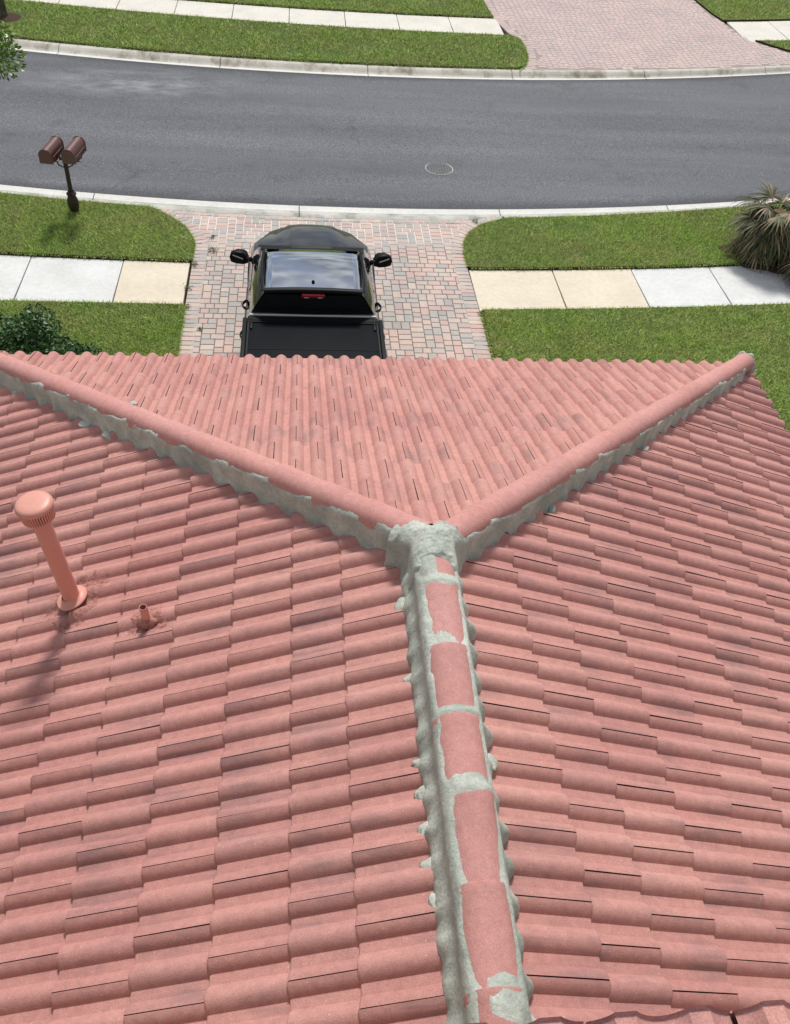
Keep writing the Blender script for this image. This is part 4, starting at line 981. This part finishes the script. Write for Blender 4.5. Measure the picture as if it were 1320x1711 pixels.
bl_ = MB(); bl_.box(-.155, .155, 7.215, 7.262, 1.820, 1.872); b_ = bl_.build('brake_light', MT_RED, tk, bevel=.012, seg=3)
for s_ in (-1, 1):
    bb = MB(); bb.box(s_*.09-.028, s_*.09+.028, 7.208, 7.2155, 1.828, 1.836); bb.build('lamp', MT_LENS, b_)
an = MB(); an.lathe([(.022, 0), (.021, .018), (.012, .030), (.0, .033)], 14, (.0, 7.44, 1.928)); an.build('antenna', MT_PLAST, tk, True, 50)
# side windows, doors and handles
for s_ in (-1, 1):
    def sp3(y, t): # point on the cab side plane: t 0 at the belt, 1 at the roof rail
        hb, ht, zb, zt = .903, .712, 1.235, 1.84
        return (s_*(hb+(ht-hb)*t+.014), y, zb+(zt-zb)*t)
    f1 = MB(); f1.loft([[sp3(8.32, .03), sp3(9.22, .03), sp3(9.05, .40), sp3(8.66, .86), sp3(8.36, .90), sp3(8.32, .86)], [tuple(np.array(sp3(*q))-[s_*.02, 0, 0]) for q in ((8.32, .03), (9.22, .03), (9.05, .40), (8.66, .86), (8.36, .90), (8.32, .86))]])
    f1.build('side_window', MT_GLASS, tk)
    r1 = [(7.42, .03), (8.22, .03), (8.22, .86), (8.18, .90), (7.66, .90), (7.60, .86)]
    f2 = MB(); f2.loft([[sp3(*q) for q in r1], [tuple(np.array(sp3(*q))-[s_*.02, 0, 0]) for q in r1]]); f2.build('side_window', MT_GLASS, tk)
    dl = MB(); dl.tube([(s_*.955, 9.35, 1.235), (s_*.935, 8.6, 1.25), (s_*.93, 7.38, 1.28)], .006, 6); dl.build('window_trim', MT_PLAST, tk, True)
    for yh in (8.12, 7.36):
        h_ = MB(); h_.loft([[(s_*(.955+.050*math.sin(PI*t)**.7), yh-.105+.21*t, 1.10+.035*math.cos(a)) if False else (s_*(.950+.052*math.sin(PI*t)**.7+.013*math.cos(a)), yh-.105+.21*t, 1.13+.028*math.sin(a)) for a in np.linspace(0, 2*PI, 8, endpoint=False)] for t in np.linspace(0, 1, 9)])
        h_.build('door_handle', MT_BLACK, tk, True, 60)
    # mirror
    mr = MB(); X0 = s_*.965
    outl = [(.0, -.085), (.03, .040), (.075, .090), (.19, .100), (.255, .07), (.278, .0), (.255, -.075), (.19, -.098), (.08, -.11)]
    mr.loft([[(X0+s_*x*sc3, yy, 1.255+z*sc3+dz) for x, z in outl] for yy, sc3, dz in ((9.21, .94, 0), (9.225, 1., 0), (9.29, .98, 0), (9.35, .80, .0), (9.375, .45, .0))])
    mo = mr.build('mirror', MT_PLAST, tk, True, 45)
    ms_ = MB(); ms_.loft([[(X0+s_*.03, 9.203, 1.20), (X0+s_*.03, 9.203, 1.218), (X0+s_*.215, 9.203, 1.268), (X0+s_*.215, 9.203, 1.25)], [(X0+s_*.03, 9.214, 1.20), (X0+s_*.03, 9.214, 1.218), (X0+s_*.215, 9.214, 1.268), (X0+s_*.215, 9.214, 1.25)]]) if False else None
    ms_ = MB(); a0_ = (X0+s_*.225, 1.308); a1_ = (X0+s_*.075, 1.245)
    ms_.loft([[(a0_[0], y, a0_[1]-.009), (a0_[0], y, a0_[1]+.009), (a1_[0], y, a1_[1]+.009), (a1_[0], y, a1_[1]-.009)] for y in (9.2075, 9.20)]); ms_.build('mirror_strip', MT_STRIP, mo)
    ar = MB(); ar.tube([(s_*.88, 9.30, 1.19), (s_*1.02, 9.29, 1.19)], [.045, .03], 10); ar.build('mirror_arm', MT_PLAST, mo, True)
# bed
bd = MB(); rows = []
for y, hw in ((7.245, .93), (6.9, .955), (6.3, .955), (5.7, .945), (5.42, .925)):
    rows.append(sect(y, [(hw-.10, .44), (hw, .56), (hw+.01, .95), (hw-.005, 1.38), (hw-.025, 1.475), (hw-.10, 1.49), (.0001, 1.49)]))
bd.loft(rows); bd.build('bed', MT_BLACK, tk, True, 35)
for s_ in (-1, 1):
    rl = MB(); rl.box(s_*.912-.028, s_*.912+.028, 5.45, 7.20, 1.492, 1.522); rl.build('bed_rail', MT_PLAST, tk, bevel=.010)
tv = MB(); tv.box(-.865, .865, 5.50, 7.085, 1.497, 1.532); tv.build('tonneau_cover', MT_TONN, tk, bevel=.008)
tv = MB(); tv.box(-.875, .875, 7.10, 7.20, 1.497, 1.547); tv.build('tonneau_bar', MT_PLAST, tk, bevel=.012)
tf = MB(); tf.box(-.872, .872, 7.060, 7.088, 1.534, 1.546); tf.box(-.872, .872, 6.45, 6.462, 1.533, 1.537); tf.box(-.872, .872, 5.52, 5.56, 1.533, 1.545)
tf.box(-.872, -.845, 5.563, 7.057, 1.533, 1.544); tf.box(.845, .872, 5.563, 7.057, 1.533, 1.544); tf.build('tonneau_frame', MT_PLAST, tk, bevel=.003, seg=1)
for s_ in (-1, 1):
    lt = MB(); lt.box(s_*.82-.014, s_*.82+.014, 6.90, 7.04, 1.534, 1.556); lt.build('latch', MT_PLAST, tk, bevel=.004)
tg = MB(); tg.box(-.80, .80, 5.36, 5.41, .62, 1.47); tg.build('tailgate', MT_BLACK, tk, bevel=.02)
for s_ in (-1, 1):
    tl = MB(); tl.box(s_*.875-.06, s_*.875+.06, 5.37, 5.43, .95, 1.38); tl.build('tail_light', MT_RED, tk, bevel=.01)
rbm = MB(); rbm.box(-.90, .90, 5.22, 5.35, .45, .62); rbm.build('rear_bumper', MT_CHROME, tk, bevel=.03)
for y in (6.25, 9.62):
    for s_ in (-1, 1):
        wh = empty('wheel', (s_*.80, y, .385), None, None); wh.parent = tk
        t_ = MB(); t_.lathe([(.24, -.11), (.34, -.125), (.378, -.10), (.385, 0), (.378, .10), (.34, .125), (.24, .11), (.24, -.11)], 32); to = t_.build('tyre', MT_TYRE, wh, True, 40); to.rotation_euler = (0, PI/2, 0)
        t_ = MB(); t_.lathe([(.24, -.10), (.23, .10), (.20, .112), (.06, .09), (.0, .09)], 20); to = t_.build('rim', MT_ALLOY, wh, True, 40); to.rotation_euler = (0, s_*PI/2, 0)

# ================================================================== MAILBOXES
mx_, my_ = -4.885, 12.90
mbx = empty('mailbox_post', (mx_, my_, .02), 'brown post carrying two brown mailboxes beside the kerb left of the driveway', 'mailbox post', None, R(4))
mb = MB(); mb.lathe([(.085, .0), (.080, .05), (.082, .06), (.105, .16), (.100, .24), (.072, .32), (.066, .345), (.088, .35), (.090, .375), (.060, .40), (.052, .425)], 20); mb.build('post_base', MT_BROWN_D, mbx, True, 40)
mb = MB(); mb.tube([(0, 0, .40), (0, 0, 1.07)], .040, 14); mb.build('post', MT_BROWN_D, mbx, True, 40)
mb = MB(); mb.box(-.25, .25, -.030, .030, 1.000, 1.045); mb.box(-.31, -.07, -.20, .18, 1.045, 1.063); mb.box(.07, .31, -.20, .18, 1.045, 1.063); mb.build('crossbar', MT_BROWN_D, mbx, bevel=.006)
mb = MB(); mb.tube([(0, 0, 1.06), (0, 0, 1.09), (0, 0, 1.12), (0, 0, 1.15)], [.028, .045, .035, .006], 14)
for s_ in (-1, 1): mb.tube([(s_*.04, 0, .86), (s_*.12, 0, .90), (s_*.15, 0, 1.0)], .012, 8)
mb.build('scroll_brackets', MT_BROWN_D, mbx, True, 40)
for s_, lab in ((-1, 'left brown rounded mailbox of the pair on the kerbside post'), (1, 'right brown rounded mailbox of the pair on the kerbside post')):
    bx2 = empty('mailbox', (mx_+s_*.190, my_-.02+s_*.014, 1.085), lab, 'mailbox', 'mailboxes on the shared post', R(-9))
    n = 12; half = .112; hh = .135
    out = [(half, 0), (half, hh)]+[(half*math.cos(PI*k/n), hh+half*math.sin(PI*k/n)) for k in range(1, n)]+[(-half, hh), (-half, 0)]
    s2 = MB(); s2.loft([[(x, y, z) for x, z in out] for y in (-.29, .27)]); s2.build('shell', MT_BROWN, bx2, True, 40)
    def plate(y0, y1, gr_):
        q = MB(); q.loft([[(x*gr_, y, (z-.1)*gr_+.1) for x, z in out] for y in (y0, y1)]); return q
    plate(.2705, .297, 1.05).build('door', MT_BROWN, bx2, True, 40)
    plate(-.303, -.2905, 1.035).build('back_plate', MT_BROWN, bx2, True, 40)
    q = MB(); q.tube([(half+.004, -.245, .10), (half+.004, .225, .10)], .005, 6); q.tube([(-half-.004, -.245, .10), (-half-.004, .225, .10)], .005, 6); q.build('seam', MT_BROWN, bx2, True)
    q = MB(); q.box(half+.003, half+.009, .02, .21, .03, .048); q.box(half+.003, half+.009, .17, .21, .0485, .085); q.build('flag', MT_FLAG, bx2)

# ================================================================== MANHOLE
mhx, mhy = 2.285, 15.47
t_ = (mhy-near_road(mhx))/(far_road(mhx)-near_road(mhx)); mz = -.085+.055*4*t_*(1-t_)
mh = empty('manhole_cover', (mhx, mhy, mz), 'round iron manhole cover with a pale rim set in the asphalt road', 'manhole cover')
q = MB(); q.lathe([(.290, -.03), (.290, .002), (.306, .004), (.309, -.03)], 48); q.build('rim', MT_RIM, mh, True, 40)
q = MB(); q.lathe([(.0001, .001), (.286, .001), (.288, -.02)], 48)
for k in range(-4, 5):
    for j in range(-4, 5):
        if math.hypot(k, j) < 4.2 and (k, j) != (0, 0): q.box(k*.058-.014, k*.058+.014, j*.058-.010, j*.058+.010, .001, .006)
q.build('lid', MT_IRON, mh)

# ================================================================== PLANTS
def leaves(name, pts, nrm, size, mat, parent, seed, aspect=.5, tone=(0, 1), label=None):
    r_ = np.random.default_rng(seed); n = len(pts); pts = np.asarray(pts)
    a = r_.normal(0, 1, (n, 3)); a[:, 2] *= .5; a += nrm*.3; a /= np.linalg.norm(a, axis=1)[:, None]
    b = r_.normal(0, 1, (n, 3)); b -= a*(a*b).sum(1)[:, None]; b /= np.linalg.norm(b, axis=1)[:, None]
    c_ = np.cross(a, b); flip = (c_*nrm).sum(1) < 0; b[flip] *= -1
    s = size*r_.uniform(.6, 1.3, n)[:, None]
    V = np.stack([pts-a*s, pts+b*s*aspect, pts+a*s, pts-b*s*aspect], 1)
    me = mesh_np(name, V.reshape(-1, 3), np.arange(4*n).reshape(-1, 4))
    at = me.attributes.new('tone', 'FLOAT', 'POINT'); t = np.clip(r_.beta(2, 2.4, n)*(tone[1]-tone[0])+tone[0]+.35*(fbm(pts[:, 0]*4, pts[:, 1]*4+pts[:, 2]*3, seed)), 0, 1)
    at.data.foreach_set('value', np.repeat(t, 4).astype(np.float32)); return obj(name, me, mat, parent)
def clumps(cs, per, seed, shell=.55):
    r_ = np.random.default_rng(seed); P = []; N = []
    for (c_, r0) in cs:
        n = int(per*r0*r0*40); v = r_.normal(0, 1, (n, 3)); v /= np.linalg.norm(v, axis=1)[:, None]
        rad = r0*(shell+(1-shell)*r_.random(n)**.5)*(1+.35*fbm(v[:, 0]*2+c_[0], v[:, 1]*2+v[:, 2]*2, seed))
        P.append(np.array(c_)+v*rad[:, None]*[1, 1, .8]); N.append(v)
    return np.concatenate(P), np.concatenate(N)
def shrub(x, y, cs, label, seed, n=120):
    s = empty('shrub', (x, y, 0), label, 'shrub', 'shrubs in front of the house')
    P, N = clumps(cs, n, seed); k = P[:, 2] > .02; leaves('foliage', P[k], N[k], .030, MT_SHRUB, s, seed, .55)
    mb = MB(); r_ = random.Random(seed)
    for c_, r0 in cs: mb.tube([(r_.uniform(-.1, .1), r_.uniform(-.1, .1), 0), (c_[0]*.5, c_[1]*.5, c_[2]*.5), tuple(c_)], [.02, .014, .006], 5)
    mb.build('stem', MT_BARK, s, True)
r_ = random.Random(4)
def hedge_cs(cx_, cy_, rx, ry, h, n):
    return [((r_.uniform(-rx, rx), r_.uniform(-ry, ry), r_.uniform(.15, h)), r_.uniform(.22, .34)) for _ in range(n)]
shrub(-5.0, 7.78, hedge_cs(0, 0, .62, .48, .86, 40), 'dark green leafy shrub by the sidewalk at the left edge of the picture', 1)
shrub(-4.05, 7.52, hedge_cs(0, 0, .48, .34, .62, 30), 'dark green leafy shrub tapering down towards the driveway behind the eave', 2)
shrub(-6.8, 7.7, hedge_cs(0, 0, .7, .6, .7, 18), 'dark green leafy shrub mostly outside the left edge of the picture', 3)
# street tree whose lowest twigs reach into the picture
tr = empty('street_tree', (-7.04, 11.2, 0), 'leafy green tree whose low branch tips enter at the upper left', 'tree')
mb = MB(); mb.tube([(0, 0, 0), (.05, 0, 1.5), (-.02, .05, 2.6), (.1, .1, 3.6)], [.16, .12, .10, .06], 12)
tw = [((2.05, -.35, 3.42), .36), ((1.75, .05, 3.5), .45), ((1.80, -.30, 3.30), .26), ((1.3, -.1, 3.7), .55), ((.7, .3, 4.0), .7), ((.2, -.6, 4.0), .7), ((-.6, .2, 4.2), .8), ((0, .8, 4.2), .7), ((.3, .2, 4.9), .8), ((1.2, -.7, 3.5), .5)]
for c_, r0 in tw: mb.tube([(0, .02, 2.4), (c_[0]*.5, c_[1]*.5, 2.4+(c_[2]-2.4)*.6), c_], [.05, .03, .008], 6)
mb.build('trunk', MT_BARK, tr, True, 50)
P, N = clumps(tw, 150, 8, .25); leaves('crown', P, N, .032, MT_OAK, tr, 8, .55)
# young tree on the far verge, its trunk foot in view
t2 = empty('verge_tree', (-8.52, 23.55, 0), 'slender grey tree trunk on the far verge at the top left corner', 'tree')
mb = MB(); mb.tube([(0, 0, 0), (.01, 0, .08), (-.02, 0, .8), (.02, .02, 2.2), (.0, 0, 3.2)], [.125, .095, .085, .075, .05], 14)
tw = [((r_.uniform(-1.1, 1.1), r_.uniform(-.2, 1.4), r_.uniform(3.6, 5.2)), r_.uniform(.45, .7)) for _ in range(10)]
for c_, r0 in tw: mb.tube([(0, 0, 2.8), (c_[0]*.5, c_[1]*.5, 3.3), c_], [.04, .025, .008], 6)
mb.build('trunk', MT_BARK, t2, True, 50); P, N = clumps(tw, 30, 18, .3); leaves('crown', P, N, .045, MT_OAK, t2, 18, .55)
q = MB(); q.lathe([(.48, .030), (.40, .052), (.2, .065), (.0, .07)], 20, (-8.5, 23.5, 0)); tag(q.build('bare_soil', MT_MULCH, None, True), kind='structure')

# fan palm with a shaggy skirt of drooping leaves
pm = empty('fan_palm', (8.22, 11.92, 0), 'shaggy fan palm with drooping grey green leaves at the right edge beside the road', 'palm tree')
mb = MB(); mb.tube([(0, 0, 0), (0, 0, .5), (.03, .02, .95)], [.20, .17, .13], 14)
for k in range(70):
    a = k*2.399; z = .15+k*.0105; mb.tube([(math.cos(a)*.13, math.sin(a)*.13, z), (math.cos(a)*.24, math.sin(a)*.24, z+.09)], [.022, .008], 5)
mb.build('trunk', MT_FIBRE, pm, True, 50)
def frond_set(name, fr, mat, seed):
    r_ = random.Random(seed); V = []; F = []; T = []
    for (az, el, pl_, fl_, droop, base) in fr:
        d = Vector((math.cos(az)*math.cos(el), math.sin(az)*math.cos(el), math.sin(el)))
        p0 = Vector(base); p = p0.copy(); v = d.copy(); seg = 5
        for i in range(seg):
            q = p+v*pl_/seg; s_ = v.cross(Vector((0, 0, 1))).normalized()*.010; b = len(V); V += [p-s_, p+s_, q+s_, q-s_]; F.append((b, b+1, b+2, b+3)); T += [.75]*4
            p = q; v = (v+Vector((0, 0, -droop*.5))).normalized()
        side = v.cross(Vector((0, 0, 1))).normalized(); upv = side.cross(v).normalized(); tb = r_.uniform(-.15, .25)
        nl = 21
        for i in range(nl):
            a = (i/(nl-1)-.5)*R(235)+r_.uniform(-.05, .05); dl = (v*math.cos(a)+side*math.sin(a)+upv*.12*math.cos(2*a)).normalized()
            L_ = fl_*(1-.25*abs(a)/R(118))*r_.uniform(.85, 1.1); c_ = p.copy(); wd = .021*r_.uniform(.7, 1.25); t = min(1, max(0, r_.gauss(.45+tb, .30))); nsg = 5
            ws_ = dl.cross(upv+Vector((r_.uniform(-.4, .4), r_.uniform(-.4, .4), 0))).normalized()
            b = len(V)
            for k in range(nsg+1):
                w2 = wd*(1-(k/nsg)**1.6)*(.6 if k == 0 else 1)+.0005
                V += [c_-ws_*w2, c_+ws_*w2]; T += [t]*2
                c_ = c_+dl*L_/nsg; dl = (dl+Vector((r_.uniform(-.03, .03), r_.uniform(-.03, .03), -.12-.20*k*droop/.3*.35))).normalized()
            F += [(b+2*k, b+2*k+1, b+2*k+3, b+2*k+2) for k in range(nsg)]
    me = mesh_np(name, [tuple(q) for q in V], F); at = me.attributes.new('tone', 'FLOAT', 'POINT'); at.data.foreach_set('value', T)
    return me
for k in range(60):
    az = k*2.399963; f = k/59; el = R(50)-f*R(62)+random.uniform(-.22, .22)+random.uniform(-.1, .1)
    me = frond_set('frond', [(az, el, random.uniform(.32, .48), random.uniform(.50, .66), random.uniform(.28, .55), (random.uniform(-.08, .08), random.uniform(-.08, .08), .86-.28*f))], MT_PALM, k)
    obj('frond', me, MT_PALM, pm)
p2 = empty('fan_palm', (8.95, 10.95, 0), 'low dark green fan palm overhanging the sidewalk at the right edge', 'palm tree')
mb = MB(); mb.tube([(0, 0, 0), (0, 0, .35)], [.14, .10], 10); mb.build('trunk', MT_FIBRE, p2, True)
for k in range(24):
    az = k*2.399963+.4; el = R(60)-k/23*R(55)
    obj('frond', frond_set('frond', [(az, el, random.uniform(.3, .5), random.uniform(.45, .6), .38, (0, 0, .36))], MT_PALM, 100+k), MT_PALM, p2)
q = MB(); ns_ = 26
q.prism([(8.45+1.02*math.cos(2*PI*k/ns_)*(1+.08*math.sin(k*2.3)), 12.0+.62*math.sin(2*PI*k/ns_)*(1+.1*math.sin(k*1.7))) for k in range(ns_)], .0, .058); tag(q.build('mulch_bed', MT_MULCH), kind='structure')
# weeds in the paver joints and slab joints
for (x, y, s_, lab) in ((-2.26, 11.62, .12, 'green weed growing in the left paver border joint'), (-2.30, 12.12, .06, 'small weed tuft where the left paver border curves'), (-2.56, 11.12, .11, 'weed tuft at the corner of the left verge and tan slab'),
                        (-2.60, 10.35, .09, 'brownish weed beside the tan slab edge'), (-2.57, 9.78, .08, 'low weed at the near corner of the tan slab'), (-2.30, 9.15, .05, 'tiny weed in the left border joint nearest the eave'),
                        (2.72, 13.03, .09, 'weed strip at the top of the right paver border by the kerb'), (2.36, 9.75, .08, 'small weed at the corner of the right front lawn'), (3.30, 13.16, .06, 'weed sprouting from the near kerb joint')):
    r2 = np.random.default_rng(int(s_*1000)+int(y*10)); n = int(900*s_); P = np.stack([x+r2.normal(0, s_*.38, n), y+r2.normal(0, s_*.5, n), r2.uniform(.008, .03+s_*.35, n)], 1); P[:, :2] -= [0, 0]
    e = tag(leaves('weed', P, np.tile([0, 0, 1.], (n, 1)), .014, MT_WEED, None, int(y*7), .5), lab, 'weed')
print('objects', len(bpy.data.objects), 'tris', sum(len(o.data.loop_triangles) if o.data.loop_triangles else sum(len(p_.vertices)-2 for p_ in []) for o in bpy.data.objects if o.type == 'MESH'))
